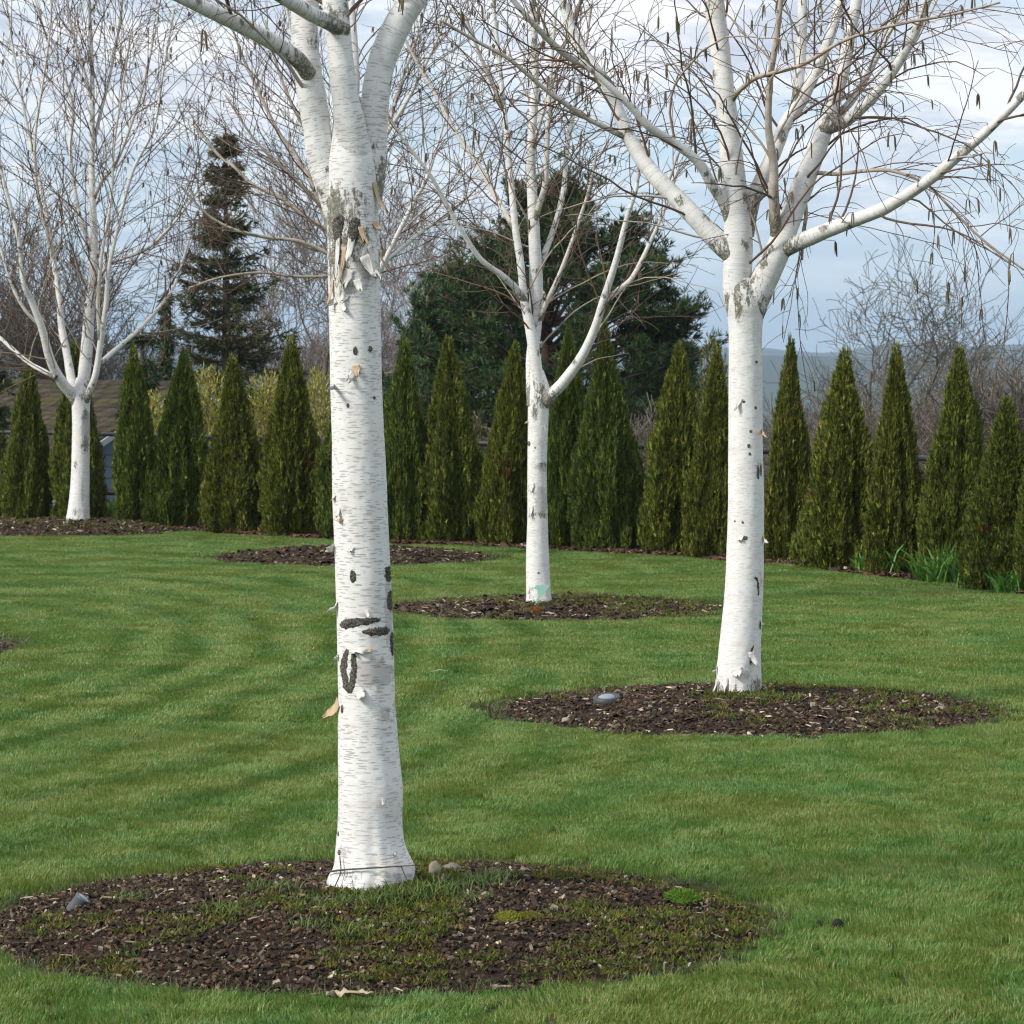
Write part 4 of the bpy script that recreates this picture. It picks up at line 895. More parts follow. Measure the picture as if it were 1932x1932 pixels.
t3 = Birch('middle', 28.2,
    [(1078, 1200, 54), (1077, 1180, 51), (1075, 1107, 45), (1075, 1030, 41), (1074, 962, 39), (1075, 890, 39), (1077, 817, 42), (1080, 790, 44), (1078, 765, 36), (1074, 740, 26)],
    [[(1068, 812, 30, 0), (1065, 770, 26, .03), (1064, 720, 24, .05), (1070, 660, 25, .05), (1073, 598, 28, .05), (1070, 507, 25, .05), (1066, 417, 22, .08), (1062, 326, 19, .1), (1066, 235, 17, .1), (1070, 145, 15, .1), (1066, 36, 13, .1), (1060, -120, 9, .1)],
     [(1083, 805, 26, -.02), (1077, 763, 23, -.06), (1066, 690, 22, -.08), (1058, 645, 20, -.06), (1048, 598, 16, -.05), (1041, 525, 15, 0), (1030, 453, 14, .05), (1022, 362, 12, .1), (1015, 290, 11, .12), (1008, 217, 10, .15), (997, 109, 9, .2), (985, 0, 8, .2), (975, -100, 6, .2)],
     [(1088, 808, 26, -.02), (1104, 788, 24, -.08), (1128, 763, 22, -.14), (1164, 712, 19, -.24), (1189, 658, 17, -.32), (1207, 600, 15, -.4), (1233, 518, 13, -.5), (1254, 435, 10, -.6), (1272, 380, 8, -.65), (1280, 326, 6, -.7), (1300, 240, 4, -.7)],
     [(1206, 610, 11, -.4), (1235, 582, 11, -.36), (1265, 554, 10, -.3), (1298, 489, 8, -.2), (1330, 417, 6, -.1), (1360, 330, 4, 0)],
     [(1082, 640, 10, 0), (1090, 612, 10, -.05), (1117, 554, 9, -.15), (1142, 489, 8, -.25), (1160, 435, 7, -.3), (1178, 380, 6, -.35), (1195, 300, 4, -.4)],
     [(1078, 545, 14, .05), (1090, 505, 13, .1), (1109, 453, 12, .15), (1127, 380, 11, .2), (1135, 290, 10, .25), (1149, 217, 8, .3), (1170, 100, 6, .3), (1185, 0, 4, .3)],
     [(1070, 440, 12, .05), (1080, 405, 12, 0), (1091, 362, 12, -.05), (1095, 272, 10, -.1), (1102, 145, 8, -.15), (1112, 20, 6, -.2)],
     [(1052, 605, 14, -.05), (1030, 575, 14, -.12), (1004, 551, 13, -.2), (961, 518, 11, -.3), (925, 464, 9.5, -.4), (888, 399, 8.5, -.5), (856, 344, 8, -.6), (801, 272, 6, -.7), (760, 200, 4, -.8)],
     [(1030, 460, 12, .05), (1010, 425, 11, .1), (990, 391, 11, .16), (954, 326, 10, .25), (917, 275, 9, .3), (881, 207, 8, .35), (845, 145, 7, .4), (800, 60, 5, .4)],
     [(1008, 225, 8, .15), (990, 180, 8, .1), (960, 110, 7, 0), (930, 30, 5, -.1)],
     [(1064, 300, 8, .1), (1085, 230, 7, 0), (1120, 120, 6, -.1), (1150, 20, 5, -.2)]],
    'slim white birch in the middle with a grey stained trunk', TW_MID, 9, 1.0, 0.8,
    [(1085, 800, 22, 22, 'l', .75), (1070, 825, 8, 22, 'l', .8), (1082, 1000, 18, 45, 's', .85), (1085, 935, 25, 14, 's', .8), (1085, 930, 14, 6, 'l', .8), (1082, 1030, 22, 9, 'l', .7), (1060, 1190, 10, 20, 'l', .5)])
for a in [(1058, 887, 9, 10), (1070, 895, 3, 3), (1060, 970, 4, 4), (1077, 1144, 4, 4), (1060, 690, 8, 7)]: t3.knot(*a)
for a in [(1053, 842, 6, 10, 1.0, 1.6, 'peel_out'), (1063, 965, 14, 16, 0, .5, 'peel_out'), (1062, 1010, 10, 24, .1, .6, 'peel_out'), (1094, 850, 6, 26, -1.2, .6, 'peel_out')]: t3.peel(*a[:4], ang=a[4], curl=a[5], mat=a[6])

t4 = Birch('far_left', 41.0,
    [(156, 1036, 46), (157, 1020, 43), (160, 970, 38), (161, 920, 36), (162, 860, 35), (162, 815, 36), (162, 795, 38), (163, 775, 30), (164, 755, 22)],
    [[(163, 800, 26, 0), (167, 763, 25, 0), (174, 690, 24, .05), (179, 618, 21, .1), (185, 580, 20, .1), (188, 489, 17, .15), (185, 399, 14, .2), (183, 308, 12, .25), (185, 217, 10, .25), (183, 109, 8.5, .3), (178, 0, 7, .3), (175, -110, 5, .3)],
     [(157, 812, 24, 0), (145, 790, 23, -.05), (123, 763, 21, -.15), (101, 720, 18, -.3), (83, 654, 15, -.45), (62, 600, 13, -.55), (47, 562, 11, -.65), (36, 471, 9, -.75), (7, 362, 7, -.85), (-20, 260, 5, -.9)],
     [(158, 800, 19, .05), (145, 770, 18, .1), (134, 709, 16, .2), (123, 654, 14, .3), (118, 590, 12, .35), (105, 507, 11, .4), (87, 399, 9, .5), (62, 290, 8, .6), (40, 180, 6.5, .65), (20, 60, 5, .7), (5, -60, 4, .7)],
     [(170, 802, 17, -.05), (180, 780, 15, -.12), (192, 745, 13, -.2), (203, 672, 12, -.3), (212, 610, 10, -.4), (217, 543, 9, -.45), (236, 453, 8, -.5), (265, 344, 7, -.55), (308, 254, 6, -.6), (326, 145, 5, -.6), (348, 18, 4, -.6)],
     [(193, 735, 11, -.2), (222, 707, 10, -.1), (254, 680, 9, 0), (290, 647, 8, .1), (330, 600, 7, .2), (348, 572, 6, .3), (370, 507, 5, .4), (395, 420, 3.5, .4)],
     [(186, 575, 9, .1), (203, 548, 8, .0), (225, 525, 7.5, -.1), (290, 500, 6.5, -.3), (330, 465, 5.5, -.4), (362, 428, 5, -.5), (410, 360, 3.5, -.5)],
     [(186, 505, 11, .15), (172, 470, 10, .2), (156, 417, 9, .3), (141, 308, 8, .4), (145, 217, 7, .45), (130, 163, 6, .5), (98, 90, 5, .5), (70, 0, 4, .5)],
     [(186, 400, 9, .2), (205, 360, 8, .1), (232, 326, 7, 0), (262, 250, 6, -.1), (290, 160, 5, -.1), (310, 60, 4, -.1)],
     [(112, 755, 11, -.3), (85, 741, 10, -.2), (54, 723, 9, -.1), (0, 676, 8, .1), (-60, 630, 6, .3)],
     [(110, 530, 8, .4), (95, 470, 7.5, .3), (75, 380, 6.5, .2), (70, 280, 5.5, .1), (85, 170, 5, 0), (100, 60, 4, 0), (105, -40, 3, 0)],
     [(184, 300, 8, .25), (200, 230, 7, .3), (222, 140, 6, .4), (240, 40, 5, .4), (250, -60, 4, .4)],
     [(90, 660, 8, -.4), (50, 620, 7, -.5), (20, 560, 6, -.5), (-5, 470, 5, -.5)],
     [(184, 200, 7, .25), (165, 130, 6, .2), (140, 40, 5, .1), (130, -60, 4, .1)],
     [(200, 680, 8, -.3), (196, 600, 8, -.4), (205, 500, 7, -.5), (222, 400, 6, -.5), (228, 290, 5, -.5), (245, 180, 4.5, -.5), (262, 60, 4, -.5)]],
    'white birch at far left spreading many thin upright branches', TW_FAR, 14, 1.15, 1.1,
    [(172, 850, 15, 40, 's', .85), (170, 830, 12, 20, 'l', .6), (170, 890, 12, 26, 'l', .72), (152, 930, 6, 12, 'l', .7), (168, 790, 14, 18, 'l', .6), (165, 990, 5, 50, 's', .7), (150, 1025, 6, 12, 'l', .6)])

t5 = Birch('back', 35.4,
    [(716, 1096, 50), (715, 1060, 46), (714, 960, 41), (713, 850, 40), (712, 740, 40), (711, 660, 38), (711, 620, 34), (711, 590, 26)],
    [[(711, 625, 32, 0), (708, 520, 28, .1), (712, 400, 24, .15), (706, 280, 19, .2), (712, 150, 15, .2), (705, 20, 12, .2), (700, -100, 9, .2)],
     [(708, 630, 16, 0), (690, 570, 14, -.1), (672, 522, 11, -.2), (655, 507, 9, -.25), (600, 483, 8, -.3), (530, 474, 7, -.4), (471, 460, 6.5, -.5), (430, 440, 5.5, -.55), (402, 417, 5, -.6), (360, 370, 3.5, -.7)],
     [(708, 560, 14, .1), (690, 505, 12, .2), (655, 464, 10, .3), (600, 425, 9, .4), (560, 395, 8, .45), (507, 370, 7.5, .5), (470, 335, 6.5, .55), (435, 308, 6, .6), (390, 250, 4, .6)],
     [(708, 600, 14, .05), (680, 520, 12, .05), (652, 440, 11, .05), (625, 370, 10, .1), (590, 310, 9, .2), (560, 270, 8, .25), (520, 190, 6.5, .3), (480, 100, 5, .3), (450, 10, 4, .3)],
     [(714, 640, 16, 0), (735, 585, 13, -.1), (761, 537, 11, -.2), (799, 462, 10, -.3), (830, 400, 8.5, -.4), (852, 360, 8, -.45), (872, 300, 6, -.5), (895, 220, 4.5, -.5)],
     [(716, 610, 13, .1), (740, 560, 11, .2), (763, 530, 10, .3), (800, 498, 9, .4), (848, 460, 8, .5), (898, 427, 6.5, .6), (950, 380, 4, .6)],
     [(710, 470, 14, .1), (680, 380, 12, .0), (640, 290, 10, -.1), (615, 200, 9, -.2), (590, 100, 7, -.3), (570, 0, 5.5, -.3), (560, -80, 4, -.3)],
     [(712, 450, 14, .1), (745, 360, 12, .2), (775, 260, 10, .3), (800, 170, 8, .4), (835, 70, 6, .4), (860, -30, 4, .4)],
     [(712, 520, 10, .1), (670, 530, 8, -.1), (655, 551, 7, -.2), (590, 553, 6, -.3), (520, 545, 5, -.4), (440, 555, 4, -.5), (380, 575, 3, -.5)],
     [(700, 400, 9, 0), (660, 330, 8, .2), (600, 240, 7, .4), (560, 150, 6, .5), (530, 40, 4.5, .6)],
     [(712, 380, 10, .1), (760, 290, 9, -.1), (815, 200, 8, -.2), (860, 110, 6, -.3), (905, 10, 4.5, -.3)],
     [(690, 470, 9, .1), (640, 410, 8, -.2), (570, 340, 6.5, -.4), (510, 280, 5, -.5), (450, 190, 3.5, -.6)]],
    'birch standing behind the nearest birch, only its branches showing on both sides', dict(TW_FAR, r=0.0030, pc=0.10), 31, 1.2, 0.8, (), (1, 2, 3, 8, 9, 11))

# ------------------------------------------------------------------ columnar arborvitae hedge
def arborvitae_mesh(shape, seed):
    rg = np.random.default_rng(seed); n = 20000
    u = rg.random(n) ** 0.72 * 1.0; t = 1 - u                         # t: 0 base .. 1 top, more foliage low
    t = rg.permutation(np.clip(1 - np.sqrt(rg.random(n)) * 1.0, 0, 1))
    a = rg.uniform(0, 2 * math.pi, n)
    def prof(t):
        belly, pw, base = [(0.16, 1.45, 0.94), (0.24, 1.2, 0.90), (0.10, 1.6, 0.97), (0.20, 1.3, 0.90), (0.14, 1.12, 0.98), (0.27, 1.5, 0.88)][shape]
        return np.where(t < belly, base + (1 - base) * (t / belly), (1 - np.clip((t - belly) / (1 - belly), 0, 1) ** pw) * 0.96 + 0.04)
    lob = np.array([n3(math.cos(x) * 2.9 + seed, math.sin(x) * 2.9, y * 2.0) + 0.5 * n3(math.cos(x) * 1.2 + seed * 2, math.sin(x) * 1.2, y * 5) for x, y in zip(a, t)])
    fine = np.array([n3(math.cos(x) * 6 + seed, math.sin(x) * 6, y * 9) for x, y in zip(a, t)])
    sil = 1 + 0.42 * lob + 0.26 * fine
    depth = 1 - np.abs(rg.normal(0, 0.15, n)) + 0.06 * rg.random(n)
    r = 0.5 * prof(t) * sil * depth
    C = np.c_[np.cos(a) * r, np.sin(a) * r, t * 0.985]
    out = np.c_[np.cos(a), np.sin(a), np.zeros(n)]
    D = out * rg.uniform(0.15, 0.75, (n, 1)) + np.array([0, 0, 1.0]) + 0.35 * rg.normal(size=(n, 3))
    D /= np.array([1, 1, 2.4])                                        # unit mesh is later stretched to its height
    L = rg.uniform(0.03, 0.075, n); W = L * rg.uniform(0.15, 0.26, n)
    # every spray: 3 narrow leaves in a fan
    mb = MB(); Dn = unit(D * np.array([1, 1, 1.0]))
    olive, deep, bright = np.array((0.180, 0.210, 0.031)), np.array((0.062, 0.094, 0.019)), np.array((0.36, 0.375, 0.06))
    hue = [(1, 1, 1), (0.86, 0.95, 1.0), (1.06, 1.02, 0.95), (0.95, 1.05, 1.0), (1.0, 0.94, 0.9), (0.9, 1.0, 1.1)][shape]; olive, deep, bright = olive * hue, deep * hue, bright * hue
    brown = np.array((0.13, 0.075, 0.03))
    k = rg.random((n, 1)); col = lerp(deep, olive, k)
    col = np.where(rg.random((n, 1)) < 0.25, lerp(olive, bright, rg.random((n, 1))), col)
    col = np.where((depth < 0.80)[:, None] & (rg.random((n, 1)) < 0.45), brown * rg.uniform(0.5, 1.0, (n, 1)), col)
    spot = np.array([n3(math.cos(x) * 1.4 + seed * 3, math.sin(x) * 1.4, y * 4 + 20) for x, y in zip(a, t)])
    col = np.where((spot > (0.5 if shape == 2 else 0.66))[:, None] & (rg.random((n, 1)) < 0.5), np.array((0.16, 0.065, 0.025)), col)
    for da in (-0.45, 0.0, 0.45):
        ax = unit(np.cross(Dn, rdir(n)))
        d2 = Dn * math.cos(da) + ax * math.sin(da)
        d2 = d2 * np.array([1, 1, 0.62])
        V, T = leaves(C, d2, L * (1.0 if da == 0 else 0.8), W)
        mb.put(V, T=T, tint=np.repeat(col * rg.uniform(0.85, 1.15, (n, 1)), 4, 0))
    fol = mb.mesh('crown', M['foliage'], False, use_tint=True)
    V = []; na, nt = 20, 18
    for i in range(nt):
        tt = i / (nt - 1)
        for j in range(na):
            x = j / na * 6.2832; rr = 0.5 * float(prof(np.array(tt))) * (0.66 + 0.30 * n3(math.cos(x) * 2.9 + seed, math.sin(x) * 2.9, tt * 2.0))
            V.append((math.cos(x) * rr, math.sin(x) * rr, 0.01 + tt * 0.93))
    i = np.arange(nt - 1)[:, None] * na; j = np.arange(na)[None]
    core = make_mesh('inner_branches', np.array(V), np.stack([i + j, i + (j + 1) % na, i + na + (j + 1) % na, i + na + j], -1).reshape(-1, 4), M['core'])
    mb = MB(); mb.tube([(0, 0, -0.08), (0.004, 0, 0.1), (-0.003, 0.002, 0.5), (0, 0, 0.9)], [0.035, 0.03, 0.02, 0.008], 8, tint=(0.14, 0.085, 0.055))
    return fol, core, mb.mesh('trunk', M['greybark'], use_tint=True)
AV = [arborvitae_mesh(s, 50 + s) for s in range(6)]
WHERE = ['cut by the left edge of the picture', 'second in the hedge from the left edge', 'behind the far left birch trunk', 'right of the grey gable, first past the far left birch', 'left of the bronze shrub gap, second past the far left birch',
         'between the bronze shrubs, third past the far left birch', 'just left of the nearest birch trunk', 'mostly hidden behind the nearest birch trunk', 'just right of the nearest birch trunk', 'second to the right of the nearest birch trunk',
         'just left of the slim middle birch', 'just right of the slim middle birch, under its bent limb', 'tallest of the hedge, second right of the middle birch', 'broad with a ragged pale top, left of the forked birch', 'half hidden by the left side of the forked birch trunk',
         'just right of the forked birch trunk', 'with rusty brown patches, second right of the forked birch', 'third right of the forked birch, in front of the bare oak', 'narrow topped, third from the right edge', 'shortest of the row, next to the right edge', 'cut by the right edge of the picture']
for idx, (h, (x, y)) in enumerate(zip(HEDGE, HXY)):
    px = y / FPX; H = (h[1] - h[2]) * px * 1.01; W = h[3] * px
    fol, core, trk = AV[2 if idx == 16 else (idx * 5 + h[4]) % 6]; W *= random.uniform(0.84, 0.98)
    root = setp(empty('arborvitae', (x, y, 0.02), random.uniform(0, 6.28)), 'green columnar arborvitae ' + WHERE[idx], 'conifer', 'arborvitae of the hedge')
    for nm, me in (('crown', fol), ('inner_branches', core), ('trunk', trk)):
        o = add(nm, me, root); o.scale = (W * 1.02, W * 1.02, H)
    root.rotation_euler.x, root.rotation_euler.y = random.gauss(0, 0.02), random.gauss(0, 0.02)

# ------------------------------------------------------------------ leafy clumps at the hedge foot
CL = [(200, 972, .8, 'left'), (250, 975, .9, 'left'), (470, 992, 1.15, 'left'), (514, 999, .7, 'left'), (775, 1008, .8, 'mid'), (862, 1012, 1.1, 'mid'), (1082, 1030, .7, 'mid'), (1640, 1078, .7, 'right'), (1700, 1083, 1.25, 'right'), (1745, 1092, .7, 'right'), (1795, 1097, 1.2, 'right'), (1850, 1109, 1.05, 'right'), (1902, 1118, .8, 'right')]
CW = ['at the foot of the far left birch', 'a little right of the far left birch foot', 'at the hedge foot, left of the nearest birch', 'smaller, next to the larger clump left of the nearest birch', 'small, at the hedge right of the nearest birch trunk', 'larger, at the hedge between the nearest and middle birches', 'tiny, at the hedge right of the middle birch',
      'leftmost of the row at the right end of the hedge', 'largest of the row at the right end of the hedge', 'small, third of the row at the hedge right end', 'fourth of the row at the hedge right end', 'fifth of the row at the right end of the hedge', 'rightmost of the row at the right end of the hedge']
for (dx, dy, s, _), w_ in zip(CL, CW):
    d = gdist(dy, 0.02); mb = MB()
    blades_tuft(mb, (0, 0, -0.01), int(120 * s), 0.40 * s, 0.40 * s, 0.026, [(0.12, 0.29, 0.04), (0.18, 0.37, 0.06), (0.09, 0.21, 0.04)], 0.85)
    setp(add('leafy_clump', mb.mesh('leafy_clump', M['blade'], use_tint=True), None, (*P(dx, dy, d).xy, 0.02)), 'bright green strappy leaf clump ' + w_, 'plant', 'strappy leaf clumps along the hedge')

# ------------------------------------------------------------------ background bare trees and shrubs
def bare_tree_mesh(H, spread, seed, rmin, cols, levels=4, trunk_r=0.16, gnarl=0.16, up=0.25, first=0.28, nb=7, dens=1.0, tf=0.62, b1=(0.42, 0.68)):
    global RNG
    RNG = np.random.default_rng(seed); random.seed(seed)
    big, fine = MB(), MB()
    def rec(p, d, L, r, lv):
        seg = max(4, int(L / (0.22 if lv < 3 else 0.16))); pts = [p]; d = d / np.linalg.norm(d)
        for i in range(seg):
            d = d + RNG.normal(0, gnarl if lv > 1 else gnarl * 0.55 if lv else 0.035, 3) + np.array([0, 0, up * 0.12]); d /= np.linalg.norm(d); pts.append(pts[-1] + d * L / seg)
        pts = np.array(pts); rad = np.linspace(r, max(rmin, r * 0.4), seg + 1)
        (big if lv < 2 else fine).tube(pts, rad, 6 if lv < 2 else 3, tint=np.array(random.choice(cols)) * random.uniform(0.8, 1.2))
        if lv >= levels: return
        k = int({0: nb, 1: nb, 2: nb + 1, 3: nb}.get(lv, 5) * dens * random.uniform(0.8, 1.2)) + 1
        for c in range(k):
            t = lerp(first if lv == 0 else 0.2, 1.0, (c + random.random()) / k) * seg; i = min(int(t), seg - 1)
            q = lerp(pts[i], pts[i + 1], t - i); tg = unit(pts[i + 1] - pts[i])
            sd = np.cross(tg, rdir(1)[0]); sd /= np.linalg.norm(sd) + 1e-9
            an = R(random.uniform(22, 58)); nd = tg * math.cos(an) + sd * math.sin(an) * np.array([spread, spread, 1]); 
            if lv == 0: nd[2] = abs(nd[2]) * 0.8 + 0.15
            rec(q, nd, L * random.uniform(*(b1 if lv == 0 else (0.42, 0.68))), max(rmin, rad[i] * random.uniform(0.42, 0.6)), lv + 1)
    rec(np.array([0, 0, -0.3]), np.array([0.03, 0, 1.0]), H * tf, trunk_r, 0)
    return big.mesh('trunk', M['greybark'], use_tint=True), fine.mesh('crown', M['greybark'], use_tint=True)
def plant_tree(name, meshes, loc, scale, rz, label, cat, group=None, parts=('trunk', 'crown')):
    root = setp(empty(name, loc, rz), label, cat, group); root.scale = (scale, scale, scale)
    for nm, me in zip(parts, meshes): add(nm, me, root, kind='stuff' if nm == 'crown' and False else None)
    return root
def gpos(dx, dist):
    x = (dx - 966) / FPX * dist; return (x, dist, ground_z(x, dist))
oakc = [(0.20, 0.185, 0.155), (0.26, 0.24, 0.20), (0.155, 0.145, 0.115)]
purp = [(0.24, 0.19, 0.17), (0.30, 0.25, 0.22), (0.34, 0.30, 0.27)]
dark = [(0.085, 0.072, 0.060), (0.12, 0.10, 0.085), (0.16, 0.15, 0.13)]
OAK = bare_tree_mesh(11.0, 1.25, 3, 0.010, oakc, 4, 0.34, 0.17, 0.50, 0.35, 8, 0.68, 0.36, (0.85, 1.25))
OAK2 = bare_tree_mesh(9.5, 1.1, 8, 0.009, dark, 4, 0.18, 0.15, 0.65, 0.26, 8, 1.0)
PURP = bare_tree_mesh(10.0, 0.9, 12, 0.0085, purp, 4, 0.13, 0.10, 0.55, 0.25, 8, 0.82)
plant_tree('bare_oak', OAK, gpos(1655, 88), 1.0, 0.4, 'bare grey oak with a broad twiggy crown beyond the right hedge', 'tree')
plant_tree('bare_oak', OAK, gpos(1935, 99), 0.85, 2.4, 'bare grey oak beyond the hedge, at the right edge of the picture', 'tree')
plant_tree('bare_oak', OAK2, gpos(1530, 105), 0.6, 1.2, 'smaller bare tree showing just right of the forked birch trunk', 'tree')
plant_tree('bare_dark_tree', OAK2, gpos(70, 72), 0.80, 3.3, 'dark leafless tree behind the far left birch', 'tree')
plant_tree('bare_dark_tree', OAK2, gpos(205, 84), 0.72, 5.1, 'dark leafless tree above the grey gable roof', 'tree')
plant_tree('bare_purple_tree', PURP, gpos(600, 82), 0.98, 0.3, 'tall leafless tree with hazy purplish twigs left of the nearest birch', 'tree')
plant_tree('bare_purple_tree', PURP, gpos(820, 88), 0.88, 2.2, 'leafless purplish tree right of the nearest birch', 'tree')
plant_tree('bare_purple_tree', PURP, gpos(700, 96), 1.0, 4.0, 'tall leafless tree hidden in part by the nearest birch', 'tree')
SHR = [bare_tree_mesh(3.4, 1.1, 60 + k, 0.0045, [(0.20, 0.17, 0.14), (0.26, 0.23, 0.19), (0.15, 0.12, 0.10)], 3, 0.03, 0.12, 0.9, 0.05, 10, 1.25)[1] for k in range(3)]
for i, (dx, d, sc_, w_) in enumerate([(1450, 47, .95, 'behind the forked birch trunk'), (1540, 45.5, 1.05, 'just right of the forked birch'), (1640, 45, 1.1, 'behind the rusty arborvitae'), (1740, 44, 1.1, 'behind the gap third from the right edge'), (1845, 43, 1.1, 'behind the gap second from the right edge'), (1925, 42, 1.1, 'at the right edge'), (1225, 47, .9, 'in the gap left of the ragged arborvitae'), (1590, 49, 1.2, 'in the second row right of the forked birch'), (1880, 49, 1.2, 'in the second row near the right edge'), (1790, 50, 1.25, 'in the second row under the bare oak')]):
    g_ = gpos(dx, d)
    root = setp(empty('bare_shrub', (g_[0], g_[1], g_[2]), i * 1.3), 'grey brown leafless shrub behind the hedge, ' + w_, 'shrub', 'leafless shrubs behind the hedge')
    root.scale = (sc_ * 1.1, sc_ * 1.1, sc_ * 0.74)
    add('branches', SHR[i % 3], root)
# broadleaf shrubs with bronze and yellow leaves
def leafy_shrub_mesh(seed, n, cols):
    rg = np.random.default_rng(seed); d = rdir(n); 
    rr = rg.random(n) ** 0.4; C = d * rr[:, None] * np.array([0.5, 0.5, 0.5]); C[:, 2] += 0.5
    lob = np.array([n3(*(c * 3.2 + seed)) for c in C]); keep = lob > -0.14; C = C[keep]; d = d[keep]; n = len(C)
    V, T = leaves(C, unit(d + np.array([0, 0, 0.5]) + 0.7 * rdir(n)) * np.array([1, 1, 0.4]), rg.uniform(0.06, 0.11, n), 0.03, bend=0.08)
    V = V.reshape(-1, 4, 3); V = V[:, :1] + (V - V[:, :1]) * np.array([1, 1, 0.5]); V = V.reshape(-1, 3)
    col = np.array(cols)[rg.integers(0, len(cols), n)] * rg.uniform(0.7, 1.25, (n, 1))
    mb = MB(); mb.put(V, T=T, tint=np.repeat(col, 4, 0))
    st = MB()
    for _ in range(22):
        a = rg.uniform(0, 6.28); e = rg.uniform(0.1, 0.42)
        st.tube([(0, 0, -0.06), (math.cos(a) * e * .4, math.sin(a) * e * .4, 0.35), (math.cos(a) * e, math.sin(a) * e, rg.uniform(.6, .95))], [0.016, 0.011, 0.004], 5, tint=(0.12, 0.09, 0.06))
    return mb.mesh('crown', M['leaf'], False, use_tint=True), st.mesh('stems', M['greybark'], use_tint=True)
BR = leafy_shrub_mesh(3, 5200, [(0.27, 0.32, 0.05), (0.50, 0.46, 0.08), (0.38, 0.24, 0.06), (0.17, 0.22, 0.04), (0.58, 0.56, 0.16)])
GR = leafy_shrub_mesh(4, 4200, [(0.11, 0.13, 0.035), (0.18, 0.17, 0.05), (0.30, 0.27, 0.14), (0.07, 0.09, 0.03)])
for (dx, d, top, wid, me, lab) in [(296, 48, 735, 70, BR, 'bronze leaved shrub in the hedge gap just right of the gable'), (398, 47.5, 688, 95, BR, 'tall bronze and yellow shrub in the second hedge gap right of the gable'), (500, 46.5, 700, 90, BR, 'bronze leaved shrub in the hedge gap left of the nearest birch'), (604, 45.5, 692, 70, BR, 'yellow bronze shrub beside the left edge of the nearest trunk'),
                                   (905, 43.5, 775, 66, GR, 'pale leaved shrub in the hedge gap left of the middle birch'), (1345, 42, 625, 60, GR, 'loose pale green shrub top rising left of the forked birch')]:
    g_ = gpos(dx, d); H = EYE + (HOR - top) / FPX * d - g_[2]
    root = setp(empty('broadleaf_shrub', g_, dx), lab, 'shrub'); root.scale = (wid / FPX * d * 1.15, wid / FPX * d * 1.15, H)
    add('crown', me[0], root); add('stems', me[1], root)

# ------------------------------------------------------------------ background conifers
def needle_tufts(C, D, n_per, L, W, cols, rg, spread=0.75):
    n = len(C); C2 = np.repeat(C, n_per, 0); D2 = unit(np.repeat(unit(D), n_per, 0) + spread * rg.normal(size=(n * n_per, 3)))
    V, T = leaves(C2, D2, L * rg.uniform(0.7, 1.2, n * n_per), W)
    col = np.array(cols)[rg.integers(0, len(cols), n)] * rg.uniform(0.7, 1.25, (n, 1))
    return V, T, np.repeat(np.repeat(col, n_per, 0), 4, 0)
def branch_pts(p, d, L, seg, droop, rise, rg):
    pts = [np.array(p, float)]; d = unit(np.array(d, float))
    for i in range(seg):
        t = (i + 1) / seg; d = d + np.array([0, 0, -droop * (1 - t) + rise * t]) + rg.normal(0, 0.07, 3); d = unit(d); pts.append(pts[-1] + d * L / seg)
    return np.array(pts)
def pine(loc, H, rad, seed, label, boughs=()):
    rg = np.random.default_rng(seed); root = setp(empty('pine_tree', loc), label, 'tree')
    wood, fol = MB(), MB()
    tp = np.array([(0, 0, -0.5), (0.05, 0, H * 0.3), (-0.1, 0.1, H * 0.6), (0.05, 0, H * 0.97)])
    tr = MB(); tr.tube(catmull(tp, 6), np.linspace(0.24, 0.04, 19), 9, tint=(0.16, 0.10, 0.07)); add('trunk', tr.mesh('trunk', M['greybark'], use_tint=True), root)
    C, D = [], []
    for k in range(150 + len(boughs)):
        t = rg.random() ** 0.85; z = H * (0.12 + 0.86 * t)
        a = rg.uniform(0, 6.283); env = rad * (0.75 + 0.55 * math.sin(min(1, (1 - t) * 1.15) * math.pi * 0.62)) * (1 - t ** 3.0 * 0.75)
        L = env * rg.uniform(0.55, 1.08)
        b = branch_pts((0, 0, z), (math.cos(a), math.sin(a), 0.15 + 0.5 * t), L, 8, 0.06, 0.12, rg)
        if k >= 150:
            dx_, dy_, dep = boughs[k - 150]; e = np.array(P(dx_, dy_, loc[1] + dep)) - np.array(loc); z0 = e[2] - 0.25 * abs(e[0]); L = float(np.linalg.norm(e))
            b = catmull(np.array([(0, 0, z0), e * np.array([.55, .55, 0]) + np.array([0, 0, lerp(z0, e[2], .4)]), e]), 4); L *= 1.3
        wood.tube(b, np.linspace(0.05, 0.014, 9), 4, tint=(0.13, 0.09, 0.065))
        for s_ in range(int(5 + L * 3.0)):
            tt = rg.uniform(0.5 if k < 150 else 0.62, 1.0) * 8; i = min(int(tt), 7); p = lerp(b[i], b[i + 1], tt - i); tg = unit(b[i + 1] - b[i])
            sd = unit(tg * 0.7 + 0.9 * rg.normal(size=3) * np.array([1, 1, 0.5]) + np.array([0, 0, 0.25])); l2 = rg.uniform(0.25, 0.7)
            c = branch_pts(p, sd, l2, 4, 0.0, 0.25, rg); wood.tube(c, np.linspace(0.014, 0.008, 5), 3, tint=(0.13, 0.09, 0.065))
            for q in range(5):
                j = rg.integers(1, 5); C.append(c[j] + rg.normal(0, 0.05, 3)); D.append(unit(c[j] - c[j - 1]) + np.array([0, 0, 0.5]))
    V, T, col = needle_tufts(np.array(C), np.array(D), 11, 0.19, 0.026, [(0.042, 0.088, 0.026), (0.062, 0.112, 0.032), (0.098, 0.145, 0.040), (0.048, 0.094, 0.036)], rg, 0.6)
    fol.put(V, T=T, tint=col)
    add('branches', wood.mesh('branches', M['greybark'], use_tint=True), root); add('crown', fol.mesh('crown', M['needle'], False, use_tint=True), root)
    return root
